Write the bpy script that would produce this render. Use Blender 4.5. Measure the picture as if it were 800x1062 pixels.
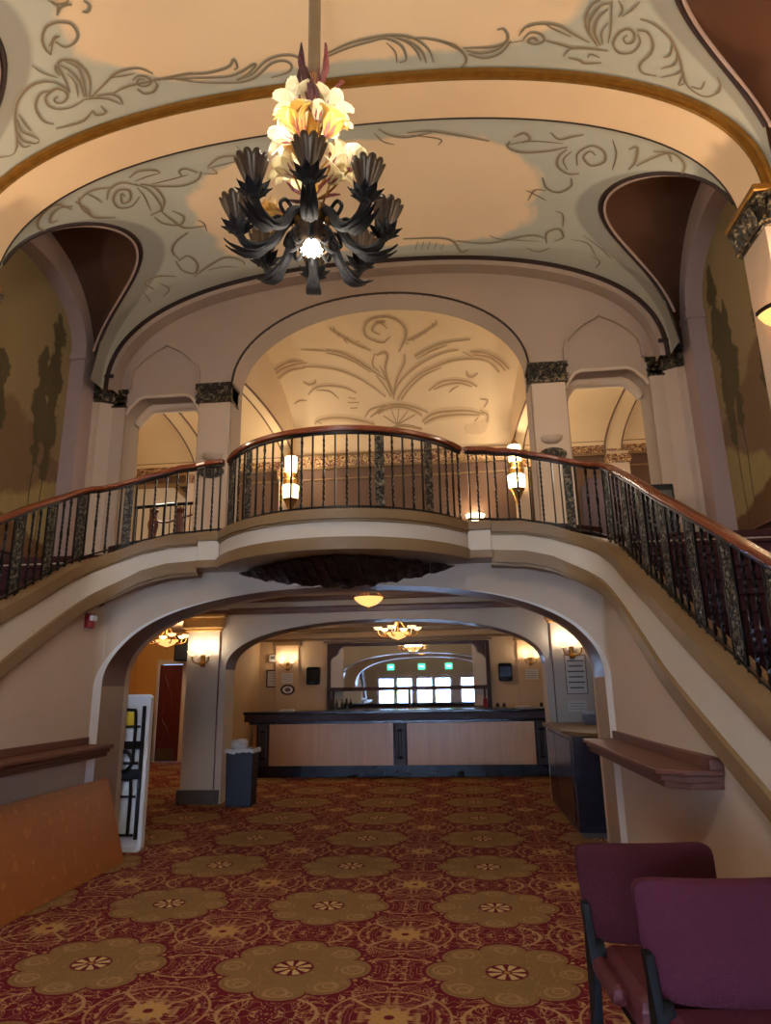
import bpy, bmesh, math, random
from mathutils import Vector, Matrix
from mathutils.geometry import tessellate_polygon
from math import pi, sin, cos, sqrt, atan2, radians

random.seed(7)
# lamp powers (W)
P_DAY = 2600; P_GAL = 45; P_GAL2 = 85; P_GALS = 120; P_ENT = 340
P_SC = 4.2; P_PEND = 12; P_CH2 = 85; P_GS = 40; P_PIER = 150; P_CHD = 40; P_CHU = 18

SC = bpy.context.scene
COL = SC.collection
for _o in list(bpy.data.objects):
    bpy.data.objects.remove(_o)

# ------------------------------------------------------------------ camera
F_PX = 684.956
_yaw, _pit, _rol = radians(-5.5238), radians(14.7773), radians(-1.0413)
_fw = Vector((sin(_yaw)*cos(_pit), cos(_yaw)*cos(_pit), sin(_pit)))
_r = Vector((cos(_yaw), -sin(_yaw), 0)); _u = _r.cross(_fw)
_r2 = _r*cos(_rol)+_u*sin(_rol); _u2 = -_r*sin(_rol)+_u*cos(_rol)
cam_d = bpy.data.cameras.new('camera'); cam = bpy.data.objects.new('camera', cam_d); COL.objects.link(cam)
cam_d.sensor_fit = 'VERTICAL'; cam_d.sensor_height = 24.0; cam_d.lens = F_PX/1062*24.0
cam_d.clip_start = 0.05; cam_d.clip_end = 200
cam.matrix_world = Matrix(((_r2.x, _u2.x, -_fw.x, 1.0628), (_r2.y, _u2.y, -_fw.y, 0), (_r2.z, _u2.z, -_fw.z, 1.6), (0, 0, 0, 1)))
SC.camera = cam

# ------------------------------------------------------------------ world and light
SC.view_settings.view_transform = 'Standard'; SC.view_settings.look = 'None'
SC.view_settings.gamma = 1.0; SC.view_settings.use_curve_mapping = False
SC.view_settings.exposure = 0.0
W = bpy.data.worlds.new('world'); SC.world = W; W.use_nodes = True
W.node_tree.nodes['Background'].inputs[0].default_value = (0.42, 0.62, 1.0, 1)
W.node_tree.nodes['Background'].inputs[1].default_value = 2.0

def area_light(name, loc, target, sx, sy, power, col):
    d = bpy.data.lights.new(name, 'AREA'); d.shape = 'RECTANGLE'; d.size = sx; d.size_y = sy; d.energy = power; d.color = col
    o = bpy.data.objects.new(name, d); COL.objects.link(o); o.location = loc
    o.rotation_euler = (Vector(target)-Vector(loc)).to_track_quat('-Z', 'Y').to_euler(); return o
def point_light(name, loc, power, col, r=0.05, parent=None):
    d = bpy.data.lights.new(name, 'POINT'); d.energy = power; d.color = col; d.shadow_soft_size = r
    o = bpy.data.objects.new(name, d); COL.objects.link(o); o.location = loc
    if parent: o.parent = parent
    return o
WARM = (1.0, 0.82, 0.60); WARM2 = (1.0, 0.89, 0.73)
# fill light without a fixture, added behind the camera to brighten the lower hall
point_light('entrance_fill', (0, -0.6, 5.6), P_ENT, WARM2, 0.5)
# daylight standing outside the glazed entrance behind the camera
area_light('daylight_entrance', (0, -5.2, 1.9), (0, 4, 1.2), 8.0, 3.2, P_DAY, (0.50, 0.68, 1.0))
# unseen fill lights added to brighten the upper gallery, its vault and side bays
for x in (-2.6, 2.6):
    point_light('gallery_vault_fill', (x, 15.0, 6.9), P_GAL, WARM, 0.12)
point_light('gallery_fill', (0, 11.6, 5.2), P_GAL2, WARM2, 0.25)
for x in (-4.6, 4.6):
    point_light('gallery_side_fill', (x*1.02, 12.4, 5.6), P_GALS, WARM2, 0.2)

# ------------------------------------------------------------------ node helpers
class E_:
    """expression wrapper around math nodes"""
    def __init__(s, nt, so): s.nt = nt; s.so = so
    def _m(s, op, *a):
        n = s.nt.nodes.new('ShaderNodeMath'); n.operation = op
        for i, v in enumerate((s,)+a):
            if isinstance(v, E_): s.nt.links.new(v.so, n.inputs[i])
            else: n.inputs[i].default_value = v
        return E_(s.nt, n.outputs[0])
    def __add__(s, o): return s._m('ADD', o)
    __radd__ = __add__
    def __sub__(s, o): return s._m('SUBTRACT', o)
    def __rsub__(s, o): return (s*-1)+o
    def __mul__(s, o): return s._m('MULTIPLY', o)
    __rmul__ = __mul__
    def __truediv__(s, o): return s._m('DIVIDE', o)
    def __pow__(s, o): return s._m('POWER', o)
    def abs(s): return s._m('ABSOLUTE')
    def sin(s): return s._m('SINE')
    def cos(s): return s._m('COSINE')
    def round(s): return s._m('ROUND')
    def sqrt(s): return s._m('SQRT')
    def atan2(s, o): return s._m('ARCTAN2', o)
    def min(s, o): return s._m('MINIMUM', o)
    def max(s, o): return s._m('MAXIMUM', o)
    def lt(s, v, w=0.01):      # 1 where s < v, soft edge w
        n = s.nt.nodes.new('ShaderNodeMapRange'); n.interpolation_type = 'SMOOTHSTEP'
        d = s - v
        s.nt.links.new(d.so, n.inputs[0]); n.inputs[1].default_value = -w; n.inputs[2].default_value = w
        n.inputs[3].default_value = 1; n.inputs[4].default_value = 0
        return E_(s.nt, n.outputs[0])
    def near(s, v, hw, w=0.006): return (s-v).abs().lt(hw, w)

class MatB:
    def __init__(s, name, rough=0.6, metal=0.0, spec=0.5):
        s.m = bpy.data.materials.new(name); s.m.use_nodes = True; s.nt = s.m.node_tree
        s.b = s.nt.nodes['Principled BSDF']; s.b.inputs['Roughness'].default_value = rough
        s.b.inputs['Metallic'].default_value = metal; s.b.inputs['Specular IOR Level'].default_value = spec
    def coords(s):
        t = s.nt.nodes.new('ShaderNodeNewGeometry'); sp = s.nt.nodes.new('ShaderNodeSeparateXYZ')
        s.nt.links.new(t.outputs['Position'], sp.inputs[0]); return [E_(s.nt, o) for o in sp.outputs]
    def ocoords(s):
        t = s.nt.nodes.new('ShaderNodeTexCoord'); sp = s.nt.nodes.new('ShaderNodeSeparateXYZ')
        s.nt.links.new(t.outputs['Object'], sp.inputs[0]); return [E_(s.nt, o) for o in sp.outputs]
    def vec(s, x, y, z=0.0):
        c = s.nt.nodes.new('ShaderNodeCombineXYZ')
        for i, v in enumerate((x, y, z)):
            if isinstance(v, E_): s.nt.links.new(v.so, c.inputs[i])
            else: c.inputs[i].default_value = v
        return c.outputs[0]
    def noise(s, v, scale, detail=3, rough=0.5, dist=0.0):
        n = s.nt.nodes.new('ShaderNodeTexNoise'); n.inputs['Scale'].default_value = scale; n.inputs['Detail'].default_value = detail
        n.inputs['Roughness'].default_value = rough; n.inputs['Distortion'].default_value = dist
        if v is not None: s.nt.links.new(v, n.inputs['Vector'])
        return E_(s.nt, n.outputs['Fac'])
    def col(s, c):
        n = s.nt.nodes.new('ShaderNodeRGB'); n.outputs[0].default_value = (*c, 1); return n.outputs[0]
    def mix(s, a, b, f):
        n = s.nt.nodes.new('ShaderNodeMix'); n.data_type = 'RGBA'
        for v, i in ((a, 6), (b, 7)):
            if isinstance(v, tuple): n.inputs[i].default_value = (*v, 1)
            else: s.nt.links.new(v, n.inputs[i])
        if isinstance(f, E_): s.nt.links.new(f.so, n.inputs[0])
        else: n.inputs[0].default_value = f
        return n.outputs[2]
    def color(s, c):
        if isinstance(c, tuple): s.b.inputs['Base Color'].default_value = (*c, 1)
        else: s.nt.links.new(c, s.b.inputs['Base Color'])
        return s
    def bump(s, h, strength=0.3, dist=0.01):
        n = s.nt.nodes.new('ShaderNodeBump'); n.inputs['Strength'].default_value = strength; n.inputs['Distance'].default_value = dist
        s.nt.links.new(h.so, n.inputs['Height']); s.nt.links.new(n.outputs[0], s.b.inputs['Normal']); return s
    def emit(s, c, k):
        s.b.inputs['Emission Color'].default_value = (*c, 1); s.b.inputs['Emission Strength'].default_value = k; return s

def S(r, g, b):
    f = lambda v: (v/255/12.92) if v/255 <= 0.04045 else ((v/255+0.055)/1.055)**2.4
    return (f(r), f(g), f(b))
def mottled(name, a, b, scale=3.0, rough=0.7, metal=0.0, bump=0.0, detail=4, spec=0.4, bscale=None):
    m = MatB(name, rough, metal, spec); x, y, z = m.coords(); v = m.vec(x, y, z)
    n = m.noise(v, scale, detail); m.color(m.mix(a, b, n))
    if bump: m.bump(m.noise(v, bscale or scale*12, 2), bump, 0.01)
    return m.m
def woodmat(name, a, b, axis='x', scale=1.0, rough=0.35, spec=0.5):
    m = MatB(name, rough, 0, spec); x, y, z = m.ocoords()
    k = {'x': (1.5, 22, 22), 'y': (22, 1.5, 22), 'z': (22, 22, 1.5)}[axis]
    v = m.vec(x*(k[0]*scale), y*(k[1]*scale), z*(k[2]*scale))
    n = m.noise(v, 1.0, 4, 0.6, 0.4); m.color(m.mix(a, b, n)); m.bump(n, 0.08, 0.003); return m.m

def flecked(name, dark, light, scale, thr=0.42, rough=0.45, metal=0.3, bump=0.8):
    m = MatB(name, rough, metal); x, y, z = m.coords(); v = m.vec(x, y, z)
    n = m.noise(v, scale, 3, 0.6, 0.8); m.color(m.mix(dark, light, n.lt(thr, 0.05))); m.bump(n, bump, 0.012); return m.m
M = {}
M['plaster'] = mottled('plaster_cream', S(196, 172, 146), S(186, 160, 134), 1.5, 0.75, bump=0.05)
M['plaster_white'] = mottled('plaster_pale', S(200, 184, 162), S(190, 174, 150), 1.5, 0.7, bump=0.04)
M['plaster_mauve'] = mottled('plaster_mauve', S(162, 140, 120), S(150, 129, 110), 1.2, 0.75, bump=0.04)
M['plaster_rose'] = mottled('plaster_rose', S(174, 148, 134), S(160, 134, 122), 1.2, 0.7, bump=0.04)
M['rib_peach'] = mottled('plaster_peach_rib', S(236, 202, 156), S(226, 190, 146), 1.2, 0.7, bump=0.04)
M['tan_trim'] = mottled('trim_tan_paint', S(132, 102, 64), S(112, 86, 54), 4, 0.45, bump=0.08)
M['brown_trim'] = mottled('trim_brown_paint', S(112, 82, 66), S(98, 70, 58), 4, 0.35)
M['gold'] = mottled('trim_antique_gold', S(176, 126, 50), S(120, 82, 34), 9, 0.38, 0.55, bump=0.1)
M['dark_line'] = mottled('trim_dark_line', S(52, 34, 30), S(44, 30, 28), 8, 0.5)
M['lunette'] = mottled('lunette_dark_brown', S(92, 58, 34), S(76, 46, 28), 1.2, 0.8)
M['capital'] = flecked('capital_bronze', S(32, 26, 21), S(122, 106, 80), 17, 0.43)
M['bench'] = mottled('bench_dark_plum', S(54, 32, 34), S(40, 24, 28), 12, 0.8)
M['jamb'] = mottled('jamb_tan_paint', S(160, 130, 104), S(148, 120, 96), 3, 0.6)
M['paint_soft'] = mottled('painted_scroll_soft', S(172, 162, 138), S(162, 152, 130), 5, 0.8)
M['paint_soft2'] = mottled('painted_scroll_soft_umber', S(204, 174, 132), S(192, 160, 120), 4, 0.8)
M['entr'] = mottled('entrance_wall_taupe', S(122, 106, 88), S(112, 96, 80), 2, 0.8)
M['rod'] = mottled('rod_bronze_beige', S(150, 128, 98), S(128, 106, 80), 6, 0.45, 0.2)
M['iron'] = mottled('wrought_iron_black', S(30, 27, 28), S(18, 16, 18), 20, 0.35, 0.6)
M['iron_relief'] = flecked('cast_panel_bronze', S(36, 31, 26), S(118, 104, 80), 34, 0.46)
M['rail_wood'] = woodmat('handrail_mahogany', S(138, 68, 36), S(88, 42, 24), 'y', 1, 0.22)
M['dark_wood'] = woodmat('dark_walnut', S(112, 60, 40), S(72, 38, 26), 'y', 1, 0.5)
M['dark_wood_x'] = woodmat('dark_walnut_bar', S(78, 46, 34), S(44, 25, 20), 'x', 1, 0.5, 0.3)
M['ornament'] = flecked('carved_ornament_black', S(22, 18, 18), S(74, 66, 60), 30, 0.36, bump=1.0)
M['ceil_low'] = mottled('lower_ceiling_paint', S(206, 180, 146), S(196, 168, 134), 1.0, 0.75)
M['ochre'] = mottled('ochre_wall_paint', S(198, 146, 74), S(186, 134, 66), 1.2, 0.75)
M['tan_wall'] = mottled('tan_wall_paint', S(196, 162, 118), S(186, 150, 108), 1.2, 0.75)
M['gal_wall'] = mottled('gallery_brown_wall', S(98, 70, 48), S(80, 56, 40), 2.6, 0.7)
M['gal_vault'] = mottled('gallery_vault_cream', S(218, 190, 146), S(202, 172, 130), 0.9, 0.8)
M['red_dado'] = mottled('dark_red_dado', S(62, 28, 26), S(48, 22, 22), 3, 0.45)
M['stair_carpet'] = mottled('stair_carpet_maroon', S(66, 24, 26), S(48, 18, 20), 30, 0.95)
M['base_dark'] = mottled('baseboard_grey_brown', S(84, 72, 62), S(74, 62, 54), 5, 0.5)
M['black'] = mottled('black_plastic', S(20, 20, 22), S(14, 14, 16), 8, 0.6, spec=0.2)
M['black_gloss'] = mottled('black_laminate', S(28, 28, 36), S(20, 20, 26), 2, 0.22)
M['charcoal'] = mottled('charcoal_plastic', S(32, 34, 40), S(25, 27, 32), 6, 0.4)
M['white'] = mottled('white_plastic', S(222, 222, 220), S(210, 210, 208), 5, 0.4)
M['bag'] = mottled('bin_liner_white', S(206, 202, 196), S(170, 166, 160), 14, 0.4, bump=0.4)
M['paper'] = mottled('paper_white', S(214, 206, 190), S(196, 188, 172), 6, 0.6)
M['ink'] = mottled('print_grey', S(92, 86, 80), S(78, 72, 68), 12, 0.6)
M['yellow'] = mottled('sticker_yellow', S(226, 188, 40), S(214, 174, 34), 10, 0.5)
M['red'] = mottled('red_plastic', S(150, 26, 24), S(132, 20, 20), 10, 0.4)
M['steel'] = mottled('brushed_steel', S(150, 148, 146), S(120, 118, 118), 30, 0.3, 0.9)
M['brass'] = mottled('aged_brass', S(170, 128, 62), S(120, 84, 40), 20, 0.32, 0.85)
M['fabric'] = mottled('chair_fabric_maroon', S(76, 25, 33), S(60, 20, 27), 60, 0.9, bump=0.5, bscale=300, spec=0.2)
M['fabric_front'] = mottled('chair_fabric_plum', S(88, 33, 47), S(70, 26, 39), 60, 0.9, bump=0.5, bscale=300, spec=0.2)
M['chair_red'] = mottled('chair_arm_red', S(86, 28, 32), S(68, 22, 26), 20, 0.6)
M['paint_line'] = mottled('painted_scroll_grey', S(140, 122, 96), S(124, 108, 84), 9, 0.8)
M['paint_line2'] = mottled('painted_scroll_umber', S(168, 138, 98), S(150, 120, 84), 9, 0.8)
M['bottle'] = mottled('bottle_glass_dark', S(40, 46, 34), S(24, 28, 22), 12, 0.15)
M['door_red'] = woodmat('door_maroon_wood', S(96, 30, 30), S(70, 22, 24), 'z', 1, 0.3)
M['white_trim'] = mottled('trim_pale_white', S(222, 216, 208), S(208, 200, 192), 3, 0.5)
M['gold_cap'] = mottled('column_cap_gold', S(206, 160, 92), S(184, 138, 76), 6, 0.5)

def glassy(name, c, k, rough=0.35, strength=None, trans=0.0):
    m = MatB(name, rough); m.color(c); m.emit(k, strength or 0.0)
    if trans: m.b.inputs['Transmission Weight'].default_value = trans
    return m.m
M['lit_shade'] = glassy('lit_alabaster', S(250, 214, 150), (1.0, 0.74, 0.42), strength=1.5)
M['lit_bowl'] = glassy('lit_amber_bowl', S(226, 160, 70), (1.0, 0.52, 0.16), strength=1.5)
M['lit_bulb'] = glassy('lit_bulb_white', S(255, 244, 220), (1.0, 0.9, 0.7), strength=16.0)
M['lit_gallery'] = glassy('lit_gallery_glass', S(255, 226, 170), (1.0, 0.76, 0.42), strength=6.0)
M['exit_face'] = glassy('exit_sign_green', S(30, 150, 90), (0.05, 0.9, 0.42), strength=3.0)
M['exit_text'] = glassy('exit_letters', S(230, 255, 240), (0.6, 1.0, 0.8), strength=7.0)

def petal_mat(name, a, b, trans):
    m = MatB(name, 0.35); x, y, z = m.ocoords(); v = m.vec(x, y, z)
    m.color(m.mix(a, b, m.noise(v, 14, 3))); m.b.inputs['Subsurface Weight'].default_value = 0.0
    t = m.nt.nodes.new('ShaderNodeBsdfTranslucent'); t.inputs[0].default_value = (*a, 1)
    mx = m.nt.nodes.new('ShaderNodeMixShader'); mx.inputs[0].default_value = trans
    out = m.nt.nodes['Material Output']
    m.nt.links.new(m.b.outputs[0], mx.inputs[1]); m.nt.links.new(t.outputs[0], mx.inputs[2]); m.nt.links.new(mx.outputs[0], out.inputs[0])
    return m.m
M['petal_cream'] = petal_mat('petal_cream_glass', S(252, 246, 222), S(238, 218, 160), 0.5)
M['petal_yellow'] = petal_mat('petal_amber_glass', S(222, 182, 92), S(190, 140, 60), 0.4)
M['petal_pink'] = petal_mat('petal_rose_metal', S(196, 120, 112), S(140, 74, 74), 0.2)
M['petal_mauve'] = petal_mat('petal_mauve_metal', S(120, 76, 76), S(80, 48, 52), 0.1)
M['torch'] = petal_mat('torch_cup_smoked', S(98, 78, 58), S(40, 32, 30), 0.3)
M['leaf_black'] = mottled('leaf_black_metal', S(20, 18, 22), S(11, 10, 13), 14, 0.8, 0.0)

# mirror
m = MatB('mirror_silver', 0.02, 1.0); m.color((0.80, 0.84, 0.86)); M['mirror'] = m.m
# bar front boards
m = MatB('bar_front_birch', 0.32); x, y, z = m.ocoords()
n = m.noise(m.vec(x*14, y*3, z*0.8), 1.0, 4, 0.6, 0.3)
m.color(m.mix(S(234, 170, 104), S(198, 136, 78), n)); M['bar_front'] = m.m
# plywood
m = MatB('plywood_orange', 0.35); x, y, z = m.ocoords()
n = m.noise(m.vec(x*3, y*1.2, z*6), 1.0, 5, 0.6, 0.8); st = m.noise(m.vec(x*2, y*2, z*2), 5.0, 2)
m.color(m.mix(m.mix(S(172, 98, 40), S(142, 78, 32), n), S(186, 116, 58), st.lt(0.36, 0.02)*0.6)); M['plywood'] = m.m

# carpet -----------------------------------------------------------
def carpet_mat():
    m = MatB('floor_carpet_medallion', 0.95, spec=0.1); X, Y, Z = m.coords()
    u = (X+1.213)/1.2522; v = (Y-4.384)/1.1439
    pu = (u-u.round())*1.2; pv = (v-v.round())*1.2           # about each big medallion
    qu = (u+0.5); qv = (v+0.5)
    hu = (qu-qu.round())*1.2; hv = (qv-qv.round())*1.2       # about the small flowers between
    au = pu.abs(); av = pv.abs()
    r = (pu*pu+pv*pv).sqrt(); th = pv.atan2(pu)
    rh = (hu*hu+hv*hv).sqrt(); thh = hv.atan2(hu)
    lob = ((th*4).cos().abs())**0.55
    edge = lob*0.095+0.350
    med = (r-edge).lt(0, 0.006)
    nz = m.noise(m.vec(X, Y), 55, 2)
    fine = m.noise(m.vec(X, Y), 240, 2)
    # filigree: symmetric contour lines
    n1 = m.noise(m.vec(au, av, 3.3), 7.5, 1, 0.4, 1.6); n2 = m.noise(m.vec(av, au, 8.1), 8.2, 1, 0.4, 1.2)
    fil = n1.near(0.5, 0.016, 0.008).max(n2.near(0.47, 0.012, 0.008)).max(n1.near(0.62, 0.012, 0.008))
    spk = nz.lt(0.40, 0.03)
    maroon = m.mix(S(122, 28, 42), S(82, 16, 29), fine)
    cream = m.mix(S(190, 148, 100), S(156, 116, 72), nz)
    goldc = m.mix(S(146, 112, 70), S(126, 95, 58), nz)
    c = m.mix(maroon, cream, fil*0.95)
    # rings beside the medallions: ovals left/right and above/below
    ou = (au-0.6); ov = av; e1 = ((ou*ou)/0.066+(ov*ov)/0.030).sqrt()
    iu = au; iv = (av-0.6); e2 = ((iu*iu)/0.060+(iv*iv)/0.042).sqrt()
    for e in (e1, e2):
        c = m.mix(c, maroon, e.lt(0.96, 0.03)*(1-fil))
        c = m.mix(c, cream, e.near(1.0, 0.038, 0.02))
    # small flower with spokes
    sp = (thh*4).cos(); 
    c = m.mix(c, maroon, rh.lt(0.30, 0.01)*(1-fil*0.6))
    c = m.mix(c, cream, sp.lt(-0.985, 0.012)*rh.lt(0.29, 0.01))
    c = m.mix(c, cream, n1.near(0.45, 0.03, 0.012)*rh.lt(0.24, 0.01)*0.8)
    c = m.mix(c, cream, rh.near(0.245, 0.007, 0.006)*(thh*16).sin().lt(0.3, 0.3))
    c = m.mix(c, cream, rh.near(0.30, 0.006, 0.006))
    fl = (rh-((thh*5).cos().abs()*0.03+0.085)).lt(0, 0.006)
    c = m.mix(c, m.mix(cream, S(190, 140, 60), (thh*10).cos().lt(-0.5, 0.3)), fl)
    c = m.mix(c, maroon, rh.lt(0.026, 0.005))
    # big medallion
    c = m.mix(c, maroon, (r-edge).near(0.012, 0.012, 0.006))
    c = m.mix(c, goldc, med)
    ru = r-0.345; ang = ((th*4/pi)); fr = (ang-ang.round())*0.27
    sw = (ru*ru+fr*fr).sqrt()
    c = m.mix(c, cream, ((sw+(ang-ang.round())*0.06).near(0.058, 0.0055, 0.005).max((sw-(ang-ang.round())*0.05).near(0.032, 0.005, 0.005)).max(n2.near(0.5, 0.012, 0.008)*0.8))*med*0.75)
    c = m.mix(c, m.mix(goldc, S(112, 82, 38), 0.6), (r-edge).near(-0.022, 0.006, 0.005)*0.8)
    c = m.mix(c, S(120, 86, 40), (nz.near(0.5, 0.02, 0.02))*med*r.lt(0.3, 0.02)*0.35)
    c = m.mix(c, maroon, r.lt(0.118, 0.006))
    pet = ((th*8).cos()).lt(0.2, 0.25)
    c = m.mix(c, m.mix(cream, S(220, 190, 130), 0.5), pet*r.lt(0.105, 0.006)*(1-r.lt(0.03, 0.006)))
    c = m.mix(c, S(170, 120, 60), r.lt(0.018, 0.005))
    m.color(c); m.bump(m.noise(m.vec(X, Y), 400, 2), 0.5, 0.004)
    return m.m
M['carpet'] = carpet_mat()

# vault paint --------------------------------------------------------
def vault_mat(name, yc, hx, hy):
    m = MatB(name, 0.8, spec=0.2); X, Y, Z = m.coords()
    nz = m.noise(m.vec(X, Y, Z), 1.6, 3, 0.5, 0.5); n2 = m.noise(m.vec(X, Y, Z), 0.7, 3)
    a = ((X/hx).abs())**3.5 + (((Y-yc)/hy).abs())**3.5
    f = (a+(nz-0.5)*0.8).lt(1.0, 0.12)
    blue = m.mix(S(190, 188, 168), S(176, 174, 156), n2)
    peach = m.mix(S(238, 208, 166), S(228, 196, 154), n2)
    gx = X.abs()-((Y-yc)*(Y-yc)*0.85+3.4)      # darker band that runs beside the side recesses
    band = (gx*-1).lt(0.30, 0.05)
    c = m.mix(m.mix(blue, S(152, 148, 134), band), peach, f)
    m.color(c); return m.m
M['vault1'] = vault_mat('vault_paint_front', 4.90, 2.75, 1.22)
M['vault2'] = vault_mat('vault_paint_rear', 8.31, 2.5, 1.12)

def mural_mat():
    m = MatB('mural_paint', 0.85, spec=0.15); X, Y, Z = m.coords()
    n = m.noise(m.vec(X, Y, Z), 0.8, 4); nf = m.noise(m.vec(X, Y, Z), 5, 4, 0.6); nn = m.noise(m.vec(X*0.1, Y, Z), 2.2, 4, 0.6)
    sky = m.mix(S(152, 132, 92), S(134, 112, 84), (Z+n-6.2).lt(0, 1.4))
    c = m.mix(m.mix(S(146, 124, 88), S(120, 98, 74), n), sky, 0.6)
    # far hills
    hz = (Y-8.6)*(-0.55)+5.55+(nn-0.5)*1.3
    c = m.mix(c, m.mix(S(122, 96, 70), S(106, 84, 64), nf), (Z-hz).lt(0, 0.10)*0.85)
    hz2 = (Y-8.6)*0.45+4.45+(nn-0.5)*0.5
    c = m.mix(c, m.mix(S(158, 138, 90), S(136, 116, 76), nf), (Z-hz2).lt(0, 0.05))
    hz3 = (Y-9.6)*(-0.25)+3.72+(nn-0.5)*0.3
    c = m.mix(c, m.mix(S(112, 82, 50), S(96, 70, 46), nf), (Z-hz3).lt(0, 0.04))
    # poplars: stacked clumps
    tree = None
    for yt, zb, zt, w in ((9.12, 4.75, 7.62, 0.24), (8.86, 4.9, 6.9, 0.17), (7.93, 5.0, 6.35, 0.22)):
        t = (Z-zb)/(zt-zb)
        prof = ((t*pi).sin().max(0.0)**0.5)*w
        wob = ((Z*7.0+yt*9).sin()*0.25+0.85)
        d = (Y-yt).abs() + (nf-0.5)*0.42
        k = (d-prof*wob).lt(0, 0.03)*(t.lt(1.0, 0.01))*((t*-1).lt(0.0, 0.01))
        trunk = (Y-yt-(nn-0.5)*0.1).abs().lt(0.014, 0.006)*(Z-zb-0.3).lt(0, 0.05)*((Z*-1)+(zb-1.1)).lt(0, 0.05)
        k = k.max(trunk)
        tree = k if tree is None else tree.max(k)
    c = m.mix(c, m.mix(S(84, 76, 48), S(56, 54, 38), nf), tree*0.85)
    m.color(c); return m.m
M['mural'] = mural_mat()

def frieze_mat():
    m = MatB('frieze_scroll_paint', 0.6); X, Y, Z = m.coords()
    n = m.noise(m.vec(X*9, Y*9, Z*9), 1.0, 2, 0.4, 1.8)
    m.color(m.mix(S(92, 50, 36), S(196, 160, 104), n.near(0.5, 0.05, 0.02))); return m.m
M['frieze'] = frieze_mat()

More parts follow.
